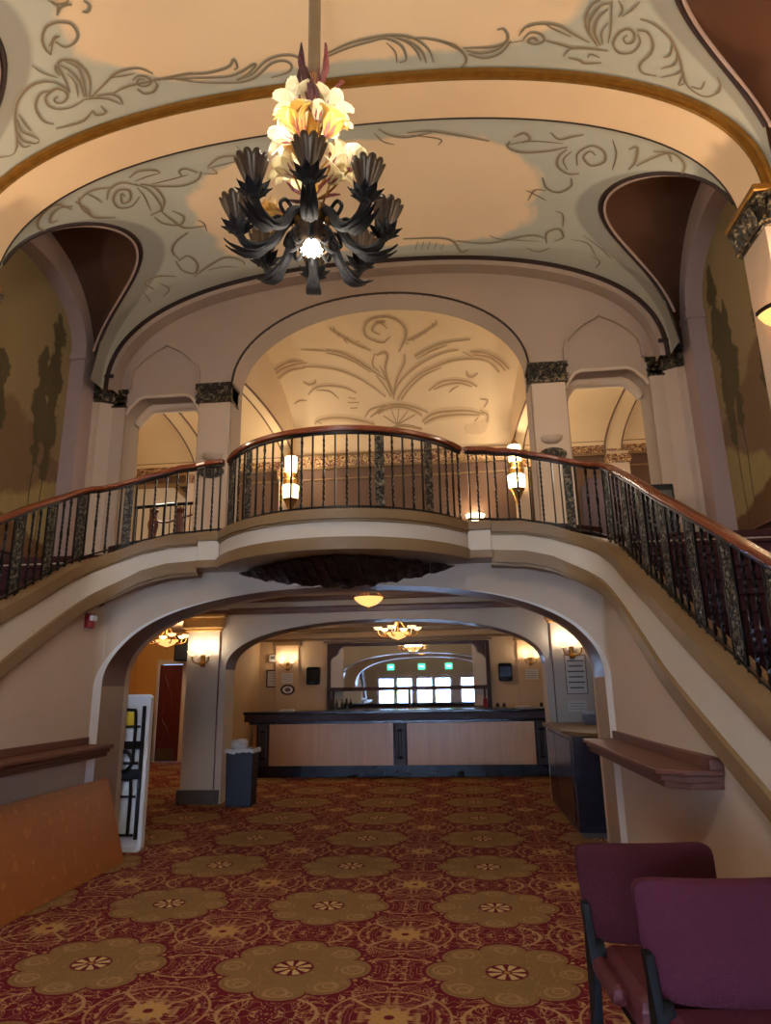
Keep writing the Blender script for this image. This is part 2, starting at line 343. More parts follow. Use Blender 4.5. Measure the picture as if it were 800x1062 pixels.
# ------------------------------------------------------------------ mesh helpers
class MB:
    def __init__(s): s.v = []; s.f = []
    def add(s, vs, fs):
        o = len(s.v); s.v += [tuple(p) for p in vs]; s.f += [tuple(i+o for i in f) for f in fs]; return s
    def box(s, x0, x1, y0, y1, z0, z1, rz=0, c=None):
        P = [(x, y, z) for z in (z0, z1) for x, y in ((x0, y0), (x1, y0), (x1, y1), (x0, y1))]
        if rz:
            cx, cy = c or ((x0+x1)/2, (y0+y1)/2)
            P = [(cx+(x-cx)*cos(rz)-(y-cy)*sin(rz), cy+(x-cx)*sin(rz)+(y-cy)*cos(rz), z) for x, y, z in P]
        return s.add(P, [(3, 2, 1, 0), (4, 5, 6, 7), (0, 1, 5, 4), (1, 2, 6, 5), (2, 3, 7, 6), (3, 0, 4, 7)])
    def grid(s, P, closeu=False, closev=False):
        nu, nv = len(P), len(P[0]); fs = []
        for i in range(nu if closeu else nu-1):
            for j in range(nv if closev else nv-1):
                a, b = i, (i+1) % nu; c, d = j, (j+1) % nv
                fs.append((a*nv+c, b*nv+c, b*nv+d, a*nv+d))
        return s.add([p for r in P for p in r], fs)
    def lathe(s, prof, c=(0, 0, 0), n=24, rot=None, sc=(1, 1)):
        P = []
        for i in range(n):
            a = 2*pi*i/n
            row = []
            for r, z in prof:
                q = Vector((r*cos(a)*sc[0], r*sin(a)*sc[1], z))
                if rot: q = rot @ q
                row.append(tuple(q+Vector(c)))
            P.append(row)
        return s.grid(P, closeu=True)
    def tube(s, pts, r, n=8, cap=True):
        pts = [Vector(p) for p in pts]; rs = r if isinstance(r, (list, tuple)) else [r]*len(pts)
        P = []; up = Vector((0, 0, 1))
        t0 = (pts[1]-pts[0]).normalized()
        nrm = t0.cross(up)
        if nrm.length < 1e-3: nrm = t0.cross(Vector((1, 0, 0)))
        nrm.normalize()
        for i, p in enumerate(pts):
            a = pts[max(i-1, 0)]; b = pts[min(i+1, len(pts)-1)]; t = (b-a).normalized()
            nrm = (nrm-t*nrm.dot(t)).normalized(); bn = t.cross(nrm)
            P.append([tuple(p+(nrm*cos(2*pi*k/n)+bn*sin(2*pi*k/n))*rs[i]) for k in range(n)])
        o = len(s.v); s.grid(P, closev=True)
        if cap:
            s.f.append(tuple(o+k for k in range(n))[::-1]); s.f.append(tuple(o+(len(pts)-1)*n+k for k in range(n)))
        return s
    def sphere(s, c, r, n=12, m=8, sc=(1, 1, 1)):
        P = [[(c[0]+r*sc[0]*sin(pi*j/m)*cos(2*pi*i/n), c[1]+r*sc[1]*sin(pi*j/m)*sin(2*pi*i/n), c[2]+r*sc[2]*cos(pi*j/m)) for j in range(m+1)] for i in range(n)]
        return s.grid(P, closeu=True)
    def slab(s, loops, t0, t1, plane='xz'):
        """polygon with holes in a vertical plane, thickness t0..t1 on the third axis"""
        lp = [[Vector((a, b, 0)) for a, b in l] for l in loops]
        tris = tessellate_polygon(lp); flat = [p for l in lp for p in l]
        def mk(p, t):
            if plane == 'xz': return (p[0], t, p[1])
            if plane == 'yz': return (t, p[0], p[1])
            return (p[0], p[1], t)
        n = len(flat)
        vs = [mk(p, t0) for p in flat]+[mk(p, t1) for p in flat]
        fs = [tuple(t) for t in tris]+[tuple(i+n for i in reversed(t)) for t in tris]
        o = 0
        for l in loops:
            k = len(l)
            for i in range(k):
                j = (i+1) % k; fs.append((o+i, o+j, o+j+n, o+i+n))
            o += k
        return s.add(vs, fs)
    def ribbonbox(s, pts, z0, z1, d0, d1):
        """a band following plan points; z0,z1 lists; d0..d1 offsets to the left of the direction"""
        n = len(pts); P = []
        for i in range(n):
            a = Vector(pts[max(i-1, 0)]); b = Vector(pts[min(i+1, n-1)]); t = (b-a).normalized(); nn = Vector((-t.y, t.x)); p = Vector(pts[i])
            za = z0[i] if isinstance(z0, list) else z0; zb = z1[i] if isinstance(z1, list) else z1
            q0 = p+nn*d0; q1 = p+nn*d1
            P.append([(q0.x, q0.y, za), (q0.x, q0.y, zb), (q1.x, q1.y, zb), (q1.x, q1.y, za)])
        o = len(s.v); s.grid(P, closev=True); s.f.append((o, o+1, o+2, o+3)); e = o+(n-1)*4; s.f.append((e+3, e+2, e+1, e))
        return s
    def build(s, name, mat, parent=None, loc=(0, 0, 0), rz=0, smooth=False, bevel=0, fix=True, autosmooth=None):
        me = bpy.data.meshes.new(name); me.from_pydata(s.v, [], s.f)
        if fix:
            bm = bmesh.new(); bm.from_mesh(me); bmesh.ops.remove_doubles(bm, verts=bm.verts, dist=1e-5)
            bmesh.ops.recalc_face_normals(bm, faces=bm.faces); bm.to_mesh(me); bm.free()
        me.materials.append(mat)
        if smooth:
            for p in me.polygons: p.use_smooth = True
            me.set_sharp_from_angle(angle=radians(autosmooth or 40))
        me.update()
        o = bpy.data.objects.new(name, me); COL.objects.link(o); o.location = loc; o.rotation_euler = (0, 0, rz)
        if parent: o.parent = parent
        if bevel:
            b = o.modifiers.new('bevel', 'BEVEL'); b.width = bevel; b.segments = 2; b.limit_method = 'ANGLE'; b.angle_limit = radians(50)
        return o

def thing(name, label, cat, loc=(0, 0, 0), rz=0, group=None):
    o = bpy.data.objects.new(name, None); COL.objects.link(o); o.location = loc; o.rotation_euler = (0, 0, rz)
    o.empty_display_size = 0.1; o['label'] = label; o['category'] = cat
    if group: o['group'] = group
    return o
def tag(o, label, cat, group=None):
    o['label'] = label; o['category'] = cat
    if group: o['group'] = group
    return o
def struct(o): o['kind'] = 'structure'; return o
def dup(root, loc, rz, label, group=None, scale=None):
    r = root.copy(); COL.objects.link(r); r.location = loc; r.rotation_euler = (0, 0, rz); r['label'] = label
    if group: r['group'] = group
    if scale: r.scale = scale
    for ch in list(root.children):
        c = ch.copy(); COL.objects.link(c); c.parent = r
        for g in ch.children:
            d = g.copy(); COL.objects.link(d); d.parent = c
    return r
def crom(P, k=5):
    P = [Vector(p) for p in P]
    if len(P) < 3: return P
    Q = [P[0]*2-P[1]]+P+[P[-1]*2-P[-2]]; out = []
    for i in range(1, len(Q)-2):
        for j in range(k):
            t = j/k; a, b, c, d = Q[i-1:i+3]
            out.append(0.5*((2*b)+(c-a)*t+(2*a-5*b+4*c-d)*t*t+(3*b-a-3*c+d)*t**3))
    out.append(P[-1]); return out
def interp(x, T):
    if x <= T[0][0]: return T[0][1]
    for (a, b), (c, d) in zip(T, T[1:]):
        if x <= c: return b+(d-b)*(x-a)/(c-a)
    (a, b), (c, d) = T[-2:]; return d+(d-b)*(x-c)/(c-a)
def sup(th, a, b, z0, e, x0=0):
    c, s_ = cos(th), sin(th)
    return (x0+a*(abs(c)**(2/e))*(1 if c >= 0 else -1), z0+b*(abs(s_)**(2/e)))
# ================================================================== STRUCTURE
PA, PB, PZ, PE = 4.574, 2.062, 6.523, 2.417
Y1, Y2, Y3 = 6.34, 6.88, 9.75
YW = -4.0                                # entrance wall behind the camera
FL2 = 3.14                               # upper floor level
PLAN = [(1.47, 6.38), (1.75, 6.375), (2.0, 6.36), (2.2, 6.31), (2.34, 6.2), (2.43, 6.02), (2.46, 5.7), (2.47, 5.1), (2.50, 4.4), (2.56, 3.6), (2.64, 2.6), (2.7, 1.8)]
ZTOP = [(0, 3.15), (0.3, 3.14), (0.6, 3.075), (0.88, 2.955), (1.25, 2.77), (1.35, 2.725), (1.83, 2.46), (2.24, 2.25), (2.8, 1.93), (3.07, 1.78), (3.66, 1.44), (6, 0.10)]
ZMLD = [(0, 2.86), (0.33, 2.84), (0.58, 2.775), (0.87, 2.62), (1.28, 2.38), (1.68, 2.15), (2.04, 1.93), (2.39, 1.70), (2.79, 1.48), (3.22, 1.25), (3.54, 1.08), (5.6, -0.1)]
ZRAIL = [(0, 3.95), (0.3, 3.92), (0.65, 3.82), (0.98, 3.65), (1.09, 3.61), (1.47, 3.41), (1.97, 3.165), (2.37, 2.94), (2.72, 2.76), (3.19, 2.5), (3.86, 2.12), (6, 0.92)]
def resample(P, step):
    P = crom([(x, y, 0) for x, y in P], 8); out = [P[0]]; acc = [0.0]; L = 0
    for a, b in zip(P, P[1:]):
        L += (b-a).length
        if L-acc[-1] >= step: out.append(b); acc.append(L)
    if L-acc[-1] > 1e-4: out.append(P[-1]); acc.append(L)
    return [(p.x, p.y) for p in out], acc
PL, PS = resample(PLAN, 0.08)
def at_s(s):
    for i in range(len(PS)-1):
        if PS[i+1] >= s:
            t = (s-PS[i])/(PS[i+1]-PS[i]); a = PL[i]; b = PL[i+1]
            return (a[0]+(b[0]-a[0])*t, a[1]+(b[1]-a[1])*t)
    return PL[-1]
mir = lambda P: [(-x, y) for x, y in P]

# floor
struct(MB().box(-9, 9, YW-0.2, 17, -0.1, 0).build('floor', M['carpet']))

# side walls of the lower hall + front wall with the wide arch, one wall per side
LA, LB, LZ, LE = 2.46, 0.94, 1.65, 2.41
YB = 7.0
def facade(sg, name):
    C = []
    th0 = pi/2
    n = 44
    for i in range(n+1):                                   # over the arch, from crown to springing
        th = pi/2*(1-i/n); x, z = sup(th, LA, LB, LZ, LE)
        y = 6.62
        if x > 2.28: y = 6.40+sqrt(max(0.22**2-(x-2.28)**2, 0))
        C.append((x, y, z))
    x, y, z = C[-1]; C.append((x, y, 0.0))
    tail = []
    for a in (38, 25, 12, 0):
        tail.append((2.28+0.22*cos(radians(a)), 6.40+0.22*sin(radians(a))))
    tail = [p for p in tail if p[0] > 2.46]+[(2.5, 6.29), (2.5, 6.2), (2.5, 6.05), (2.5, 5.9), (2.5, 5.7), (2.5, 5.4), (2.5, 5.1), (2.51, 4.75), (2.53, 4.4), (2.56, 4.0), (2.6, 3.6), (2.64, 3.1), (2.68, 2.6), (2.74, 1.8), (2.8, 0.5), (2.9, YW)]
    for x, y in tail: C.append((x, y, 0.0))
    rows = []
    s_acc = 0; prev = None
    for x, y, z0 in C:
        if x > 1.47 and prev is not None: s_acc += sqrt((x-prev[0])**2+(y-prev[1])**2)
        prev = (x, y)
        if y < 6.3: s_m = min((q for q in range(len(PL))), key=lambda q: abs(PL[q][1]-y) if PL[q][1] < 6.32 else 9); s_acc = PS[s_m] if y > 1.8 else PS[-1]
        zt = 2.84 if x <= 1.47 else max(interp(s_acc, ZMLD)-0.0, 0.02)
        rows.append([(sg*x, y, z0+(zt-z0)*k/4) for k in range(5)])
    m_ = MB().grid(rows)
    w = struct(m_.build(name, M['plaster'], smooth=True, autosmooth=60))
    arc = [(sg*x, y, z) for x, y, z in C[:n+1]]
    # reveal: painted soffit above the springing, plain jamb below
    so = MB().grid([[(x, y, z), (x, YB, z)] for x, y, z in arc]); struct(so.build('trim_1', M['brown_trim'], smooth=True))
    x, y, z = arc[-1]
    struct(MB().grid([[(x, y, 0), (x, YB, 0)], [(x, y, z), (x, YB, z)]]).build('wall_jamb', M['jamb']))
    # pale chamfer strip round the arch edge
    def fy(xx): return 6.62 if xx <= 2.28 else 6.40+sqrt(max(0.22**2-(xx-2.28)**2, 0))
    rows = []
    for i in range(n+1):
        th = pi/2*(1-i/n); x1, z1 = sup(th, LA, LB, LZ, LE); x2, z2 = sup(th, LA+0.037*min(1, i/n*1.0), LB+0.045*max(0, min(1, (i/n-0.25)*2)), LZ, LE)
        if x1 < 1.2: continue
        rows.append([(sg*x1, fy(x1)-0.006, z1), (sg*x2, fy(x2)-0.006, z2)])
    rows.append([(sg*LA, fy(LA)-0.006, 0.0), (sg*(LA+0.037), fy(LA+0.037)-0.006, 0.0)])
    struct(MB().grid(rows).build('trim_40', M['white_trim'], smooth=True))
    return C
facade(-1, 'wall_left'); CR = facade(1, 'wall_right')
# back face of that wall, seen from the bar side
def arch_loop(a, b, z0, e, n=40, zb=0.0):
    L = [(a, zb)]+[sup(pi*i/n, a, b, z0, e) for i in range(n+1)]+[(-a, zb)]
    return L
lw = MB()
ar = arch_loop(LA, LB, LZ, LE)
lw.slab([[(-6.5, 2.95), (-6.5, 0)]+ar[::-1]+[(6.5, 0), (6.5, 2.95)]], YB, YB+0.1)
struct(lw.build('wall_front', M['plaster']))

# lower room behind the arch
struct(MB().box(-6.6, 6.6, 7.12, 15.8, 2.95, 3.05).build('ceiling_lower', M['ceil_low']))
bb = MB(); BA, BBB, BZ, BE = 2.38, 0.69, 1.89, 2.27
ar2 = arch_loop(BA, BBB, BZ, BE)
bb.slab([[(-2.99, 2.95), (-2.99, 0.0)]+[(-BA, 0)]+ar2[::-1][1:-1]+[(BA, 0), (3.02, 0), (3.02, 2.95)]], 9.98, 10.42)
struct(bb.build('wall_bar_arch', M['plaster_white']))
sf = MB().grid([[(x*0.998, 9.975, z-0.003), (x*0.998, 10.42, z-0.003)] for x, z in ar2[1:-1]])
struct(sf.build('trim_2', M['brown_trim'], smooth=True))
tr = MB().box(-3.1, 3.1, 9.92, 9.98, 2.70, 2.78).box(-6.5, 6.5, 9.88, 9.98, 2.88, 2.95).box(-2.35, 2.35, 9.94, 9.98, 2.78, 2.80)
struct(tr.build('trim_3', M['brown_trim'], bevel=0.01))
# column caps, panels and baseboards of the two bar-arch columns
for sg, nm in ((-1, 'trim_4'), (1, 'trim_5')):
    x0, x1 = sorted((sg*2.46, sg*3.00))
    q = MB().box(x0-0.02, x1+0.02, 9.90, 9.99, 2.46, 2.50).box(x0-0.05, x1+0.05, 9.86, 9.99, 2.50, 2.66).box(x0-0.09, x1+0.09, 9.80, 9.99, 2.66, 2.71)
    struct(q.build(nm, M['gold_cap'], bevel=0.02))
    q = MB().box(x0-0.03, x1+0.06, 9.94, 9.99, 0, 0.19).box(x0-0.03, x0+0.0, 9.94, 10.44, 0, 0.19).box(x1, x1+0.06, 9.93, 10.44, 0, 0.19)
    struct(q.build('baseboard_column', M['base_dark'], bevel=0.008))
    q = MB().box(x1-0.03, x1-0.015, 9.96, 9.985, 0.2, 2.46) if sg < 0 else MB().box(x0+0.015, x0+0.03, 9.96, 9.985, 0.2, 2.46)
    struct(q.build('trim_6', M['brown_trim']))
# outer walls of the lower room
struct(MB().box(-6.6, -6.5, 6.9, 15.8, 0, 3).build('wall_side_left', M['ochre']))
struct(MB().box(4.2, 4.3, 10.4, 15.8, 0, 3).build('wall_side_right', M['tan_wall']))
struct(MB().box(3.04, 3.12, 7.1, 10.0, 0, 2.95).build('wall_cabinet_side', M['red_dado']))
# back wall: doorway between x=-5.02 and -4.55 on the far left
bw = MB().slab([[(-6.5, 0), (-5.92, 0), (-5.92, 2.2), (-4.75, 2.2), (-4.75, 0), (-3.55, 0), (-3.55, 2.95), (-6.5, 2.95)]], 15.6, 15.75)
struct(bw.build('wall_back_left', M['ochre']))
struct(MB().box(-3.55, 4.2, 15.6, 15.75, 0, 2.95).build('wall_back', M['tan_wall']))
struct(MB().box(-3.60, -3.50, 12.9, 15.6, 0, 2.95).build('wall_bar_end', M['tan_wall']))
q = MB()
for x0, x1 in ((-3.1, -2.55), (2.5, 3.05)): q.box(x0, x1, 15.54, 15.6, 0, 2.66)
struct(q.build('trim_7', M['tan_wall'], bevel=0.01))
q = MB().box(-3.5, 4.2, 15.52, 15.6, 2.66, 2.72).box(-3.5, 4.2, 15.47, 15.6, 2.84, 2.95).box(-1.95, 1.95, 15.5, 15.6, 2.60, 2.64)
for x0, x1 in ((-3.16, -2.49), (2.44, 3.11)): q.box(x0, x1, 15.5, 15.6, 2.56, 2.66)
struct(q.build('trim_8', M['tan_trim'], bevel=0.01))
# ---- a little of the room beyond the far left door
struct(MB().box(-5.9, -3.9, 17.4, 17.5, 0, 2.6).build('wall_beyond_door', M['plaster_white']))

# entrance wall behind the camera with four glazed doors (seen in the bar mirror)
DX = (-2.46, -1.52, -0.48, 0.46, 1.78)
op = [[(x-0.42, 0.12), (x+0.42, 0.12), (x+0.42, 2.05), (x-0.42, 2.05)] for x in DX]
ew = MB().slab([[(-6, 0), (6, 0), (6, 9.6), (-6, 9.6)]]+op, YW-0.12, YW)
struct(ew.build('wall_entrance', M['entr']))
glass = MatB('door_glass', 0.02); glass.color((0.9, 0.95, 1.0)); glass.b.inputs['Transmission Weight'].default_value = 1.0; glass.b.inputs['IOR'].default_value = 1.05
for i, x in enumerate(DX):
    d = MB().box(x-0.42, x-0.36, YW-0.1, YW-0.05, 0.12, 2.05).box(x+0.36, x+0.42, YW-0.1, YW-0.05, 0.12, 2.05).box(x-0.36, x+0.36, YW-0.1, YW-0.05, 1.95, 2.05).box(x-0.36, x+0.36, YW-0.1, YW-0.05, 0.12, 0.35)
    dd = struct(d.build('door_%d' % (i+2), M['dark_wood']))
    MB().box(x-0.36, x+0.36, YW-0.08, YW-0.07, 0.35, 1.95).build('door_pane', glass.m, dd)
    MB().box(x-0.34, x+0.34, YW-0.05, YW-0.01, 1.02, 1.06).build('push_bar', M['steel'], dd)

# ---- stringers (closed strings) of the double stair with cap and lower moulding
for sg, nm in ((-1, 'stair_string_left'), (1, 'stair_string_right')):
    P = PL if sg > 0 else [(-x, y) for x, y in PL]
    zt = [interp(s, ZTOP) for s in PS]; zm = [interp(s, ZMLD) for s in PS]
    zl = [max(z-0.10, -0.05) for z in zm]
    k = -1 if sg > 0 else 1                                  # side that faces the hall
    f = MB().ribbonbox(P, zl, [z-0.06 for z in zt], 0.0, -k*0.16)
    struct(f.build('wall_'+nm, M['plaster_white'], smooth=True, autosmooth=35))
    f = MB().ribbonbox(P, [z-0.11 for z in zt], zt, k*0.03, -k*0.2).ribbonbox(P, [z-0.135 for z in zt], [z-0.11 for z in zt], k*0.015, 0)
    struct(f.build('trim_9', M['tan_trim'], smooth=True, autosmooth=35))
    f = MB().ribbonbox(P, [z-0.12 for z in zm], zm, k*0.035, -k*0.12).ribbonbox(P, [z-0.15 for z in zm], [z-0.12 for z in zm], k*0.012, -k*0.12)
    struct(f.build('trim_10', M['tan_trim'], smooth=True, autosmooth=35))
    # the flight itself
    st = MB(); z = FL2-0.02; y = 7.08
    while z > 0.1:
        z -= 0.165; 
        st.box(min(sg*2.66, sg*5.08), max(sg*2.66, sg*5.08), y-0.32, y+0.02, max(z-0.3, 0), z-0.03); st.box(min(sg*2.66, sg*5.08), max(sg*2.66, sg*5.08), y-0.34, y+0.02, z-0.03, z); y -= 0.30
    struct(st.build('staircase_'+('left' if sg < 0 else 'right'), M['stair_carpet']))
    # projecting block between balcony front and stair
    x0, x1 = sorted((sg*1.25, sg*1.475))
    b = MB().box(x0, x1, 6.345, 6.66, 2.86, 3.07); struct(b.build('trim_11', M['plaster_white'], bevel=0.006))
    b = MB().box(x0-0.01, x1+0.01, 6.325, 6.66, 3.06, 3.15).box(x0-0.015, x1+0.015, 6.325, 6.66, 2.78, 2.86)
    struct(b.build('trim_12', M['tan_trim'], bevel=0.008))

# ---- bowed balcony front
BR, BCY = 1.43, 7.06
HA = math.asin(1.25/BR)
def bow(R, n=48): return [(R*sin(-HA+2*HA*i/n), BCY-R*cos(-HA+2*HA*i/n)) for i in range(n+1)]
f = MB().ribbonbox(bow(BR), 2.86, 3.07, 0.0, 0.18); struct(f.build('wall_balcony_front', M['plaster_white'], smooth=True))
f = MB().ribbonbox(bow(BR), 3.05, 3.14, -0.03, 0.2).ribbonbox(bow(BR), 3.025, 3.05, -0.015, 0.1)
struct(f.build('trim_13', M['tan_trim'], smooth=True, autosmooth=35))
f = MB().ribbonbox(bow(BR), 2.77, 2.87, -0.03, 0.2).ribbonbox(bow(BR), 2.87, 2.885, -0.015, 0.1)
struct(f.build('trim_14', M['tan_trim'], smooth=True, autosmooth=35))
so = [(x, y) for x, y in bow(BR-0.05)]+[(1.25, 6.66), (-1.25, 6.66)]
struct(MB().slab([so], 2.78, 2.86, 'xy').build('ceiling_balcony', M['brown_trim']))
# upper floor: bow + landing + gallery
fl = [(x, y) for x, y in bow(BR-0.1)]+[(1.3, 6.42)]+[(2.2, 6.46), (2.62, 6.7), (2.62, 7.1), (7, 7.1), (7, 15.7), (-7, 15.7), (-7, 7.1), (-2.62, 7.1), (-2.62, 6.7), (-2.2, 6.46), (-1.3, 6.42)]
struct(MB().slab([fl], 3.05, 3.12, 'xy').build('floor_upper', M['stair_carpet']))
# carved dark pendant under the bow, lying against the wall
G = []; n = 60; mm = 14
for i in range(n+1):
    t = -1+2*i/n; row = []
    for j in range(mm+1):
        v = j/mm
        x = t*1.12; env = 1-abs(t)**1.5
        depth = 0.80*env*(1-v)+0.0
        y = 6.60-depth*0.92
        z = 2.772-0.165*(v**0.8)*(env**0.75)-0.012
        w = 0.014*(sin(t*31)*cos(v*15)+0.6*sin(t*57+v*9))*min(1, env*3)
        row.append((x, y-w*0.3, z+w-(0.02 if v > 0.9 else 0)*env))
    G.append(row)
pend = MB().grid(G); pend.sphere((0, 6.55, 2.585), 0.04, 12, 8, (1, 1, 0.8)).sphere((0, 6.47, 2.61), 0.07, 12, 8, (1.3, 1, 0.45))
for i in range(-9, 10):
    t = i/10; env = 1-abs(t)**1.5
    pend.tube([(t*1.1, 6.58-0.8*env*(1-v)*0.92, 2.765-0.168*(v**0.8)*env**0.75-0.012) for v in (0.05, 0.3, 0.55, 0.8, 0.98)], [0.008, 0.016, 0.02, 0.016, 0.010], 6)
tag(pend.build('carved_pendant', M['ornament'], smooth=True), 'black carved bowed ornament under the balcony front, above the wide arch', 'ornament')

# ---- big transverse rib, vault bays, wall arch moulding
def prof(off, n=64, th0=0.0):
    return [sup(pi*i/n, PA+off, PB+off, PZ, PE) for i in range(n+1)]
def ribmesh(ya, yb, off):
    a = prof(off); return MB().grid([[(x, ya, z), (x, yb, z)] for x, z in a])
struct(ribmesh(Y1, Y2, 0.0).build('ceiling_rib', M['rib_peach'], smooth=True))
def archbar(y0, y1, o0, o1, ext=0.0, n=64):
    P = []
    a, b = prof(o0, n), prof(o1, n)
    for (x0, z0), (x1, z1) in zip(a, b): P.append([(x0, y0, z0), (x0, y1, z0), (x1, y1, z1), (x1, y0, z1)])
    return MB().grid(P, closev=True)
def bars(specs, name, mat):
    m_ = MB()
    for sp in specs:
        q = archbar(*sp); m_.add(q.v, q.f)
    return struct(m_.build(name, mat, smooth=True, autosmooth=35))
bars([(Y1-0.03, Y1+0.01, 0.005, 0.045), (Y1-0.075, Y1, 0.045, 0.10), (Y1-0.05, Y1, 0.10, 0.135)], 'trim_15', M['gold'])
bars([(Y2-0.01, Y2+0.012, -0.006, 0.10)], 'trim_16', M['dark_line'])
bars([(Y3-0.02, Y3+0.26, 0.0, 0.02), (Y3-0.035, Y3+0.02, 0.075, 0.10)], 'trim_17', M['gold'])
bars([(Y3-0.03, Y3+0.0, -0.012, 0.012), (Y3-0.02, Y3+0.0, 0.03, 0.075)], 'trim_18', M['dark_line'])
bars([(Y3+0.0, Y3+0.27, -0.10, 0.0)], 'trim_19', M['plaster_mauve'])
GROIN_D = 1.175
def vault(name, mat, ya, yb, yc, off, groin=True):
    a, b = PA+off, PB+off
    ys = sorted(set([ya, yb]+[yc+GROIN_D*k/24 for k in range(-24, 25) if ya <= yc+GROIN_D*k/24 <= yb])) if groin else [ya+(yb-ya)*k/8 for k in range(9)]
    rows = []
    for y in ys:
        xl = a
        if groin and abs(y-yc) < GROIN_D: xl = min(a, 3.4+0.85*(y-yc)**2)
        zl = (1-(xl/a)**PE)**(1/PE) if xl < a else 0
        th = atan2(zl**(PE/2), (xl/a)**(PE/2))
        rows.append([(lambda p: (p[0], y, p[1]))(sup(th+(pi-2*th)*k/120, a, b, PZ, PE)) for k in range(121)])
    struct(MB().grid(rows).build(name, mat, smooth=True, autosmooth=60))
YC1, YC2 = 4.90, 8.15
vault('ceiling_vault_rear', M['vault2'], Y2, 10.0, YC2, 0.058)
vault('ceiling_vault_front', M['vault1'], 3.46, Y1, YC1, 0.13)
vault('ceiling_vault_entrance', M['vault1'], YW, 2.9, 0, 0.13, False)
struct(ribmesh(2.9, 3.46, 0.0).build('ceiling_rib_entrance', M['rib_peach'], smooth=True))
# side recesses (lunettes) cut into the vault on both sides of both bays, with their mouldings
XW = 4.86
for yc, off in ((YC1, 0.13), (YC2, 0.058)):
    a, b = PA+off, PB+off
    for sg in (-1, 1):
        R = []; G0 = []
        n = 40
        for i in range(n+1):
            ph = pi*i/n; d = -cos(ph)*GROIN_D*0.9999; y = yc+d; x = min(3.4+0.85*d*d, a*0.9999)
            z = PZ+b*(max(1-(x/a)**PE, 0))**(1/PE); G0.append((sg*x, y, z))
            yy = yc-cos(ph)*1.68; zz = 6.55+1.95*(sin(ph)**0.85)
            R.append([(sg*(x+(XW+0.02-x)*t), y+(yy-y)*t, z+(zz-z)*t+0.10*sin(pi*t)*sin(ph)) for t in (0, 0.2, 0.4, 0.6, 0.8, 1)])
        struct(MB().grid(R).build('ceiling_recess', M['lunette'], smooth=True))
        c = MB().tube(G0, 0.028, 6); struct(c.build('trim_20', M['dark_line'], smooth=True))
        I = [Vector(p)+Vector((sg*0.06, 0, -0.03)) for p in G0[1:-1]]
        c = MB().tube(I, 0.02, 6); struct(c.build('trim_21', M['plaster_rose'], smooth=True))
# side walls: mural surface, arch band, strips
for sg, side in ((-1, 'left'), (1, 'right')):
    X0 = sg*5.12
    struct(MB().slab([[(YW, 3.55), (10.0, 3.55), (10.0, 9.4), (YW, 9.4)]], X0, X0+sg*0.1, 'yz').build('wall_mural_'+side, M['mural']))
    w = MB().slab([[(YW, 0), (10.0, 0), (10.0, 3.55), (YW, 3.55)]], X0-sg*0.03, X0+sg*0.1, 'yz')
    struct(w.build('wall_dado_'+side, M['red_dado']))
    t = MB()
    for z in (3.50, 3.32, 3.05, 2.78): t.box(min(X0-sg*0.03, X0-sg*0.06), max(X0-sg*0.03, X0-sg*0.06), YW, 10, z, z+0.035)
    struct(t.build('trim_22', M['dark_wood']))
    for yc in (YC1, YC2):
        outer = [(yc-1.72, 3.1), (yc-1.72, 6.9)]+[(yc-1.72*cos(pi*i/32), 6.95+1.52*sin(pi*i/32)**0.9) for i in range(33)]+[(yc+1.72, 6.9), (yc+1.72, 3.1)]
        inner = [(yc+1.34, 3.1), (yc+1.34, 7.1)]+[(yc+1.34*cos(pi*i/32), 7.1+0.93*sin(pi*i/32)**0.9) for i in range(33)]+[(yc-1.34, 7.1), (yc-1.34, 3.1)]
        band = MB().slab([outer+inner], sg*XW, X0, 'yz')
        struct(band.build('wall_arch_band', M['plaster_rose'], smooth=True, autosmooth=30))
        im = MB()
        for s2 in (-1, 1):
            yy0, yy1 = sorted((yc+s2*1.30, yc+s2*1.74)); im.box(min(sg*(XW-0.03), X0), max(sg*(XW-0.03), X0), yy0, yy1, 6.98, 7.10)
        struct(im.build('trim_23', M['plaster_rose'], bevel=0.01))
        x0, x1 = sorted((sg*4.60, sg*(XW+0.03)))
        # fill above springing between recess and wall band
    # piers under the rib
    for ya, yb in ((Y1, Y2), (2.9, 3.46)):
        x0, x1 = sorted((sg*4.52, sg*5.12))
        struct(MB().box(x0, x1, ya, yb, 0, 6.22).build('wall_pier_'+side, M['plaster'], bevel=0.01))
        cp = MB().box(x0-0.02, x1+0.02, ya-0.03, yb+0.03, 6.22, 6.26).box(x0-0.05, x1, ya-0.06, yb+0.05, 6.26, 6.52).box(x0-0.09, x1, ya-0.10, yb+0.08, 6.52, 6.58)
        for i in range(5):
            yy = ya+(i+0.5)*(yb-ya)/5; xx = x0 if sg > 0 else x1
            cp.tube([(xx-sg*0.03, yy, 6.27), (xx-sg*0.07, yy, 6.36), (xx-sg*0.11, yy, 6.46), (xx-sg*0.075, yy, 6.50)], [0.035, 0.045, 0.035, 0.015], 6)
        for i in range(5):
            xx = x0+(i+0.5)*(x1-x0)/5
            for yy, d in ((ya, -1), (yb, 1)):
                cp.tube([(xx, yy+d*0.03, 6.27), (xx, yy+d*0.07, 6.36), (xx, yy+d*0.11, 6.46), (xx, yy+d*0.075, 6.50)], [0.035, 0.045, 0.035, 0.015], 6)
        struct(cp.build('trim_24', M['capital'], smooth=True, autosmooth=35))
        cp = MB().box(x0-0.11, x1, ya-0.12, yb+0.09, 6.58, 6.66); struct(cp.build('trim_25', M['gold'], bevel=0.015))
    # strip between band and back wall
    x0, x1 = sorted((sg*4.795, sg*5.12))
    struct(MB().box(x0, x1, 9.845, 10.02, 3.1, 6.62).build('wall_return_'+side, M['plaster'], bevel=0.01))

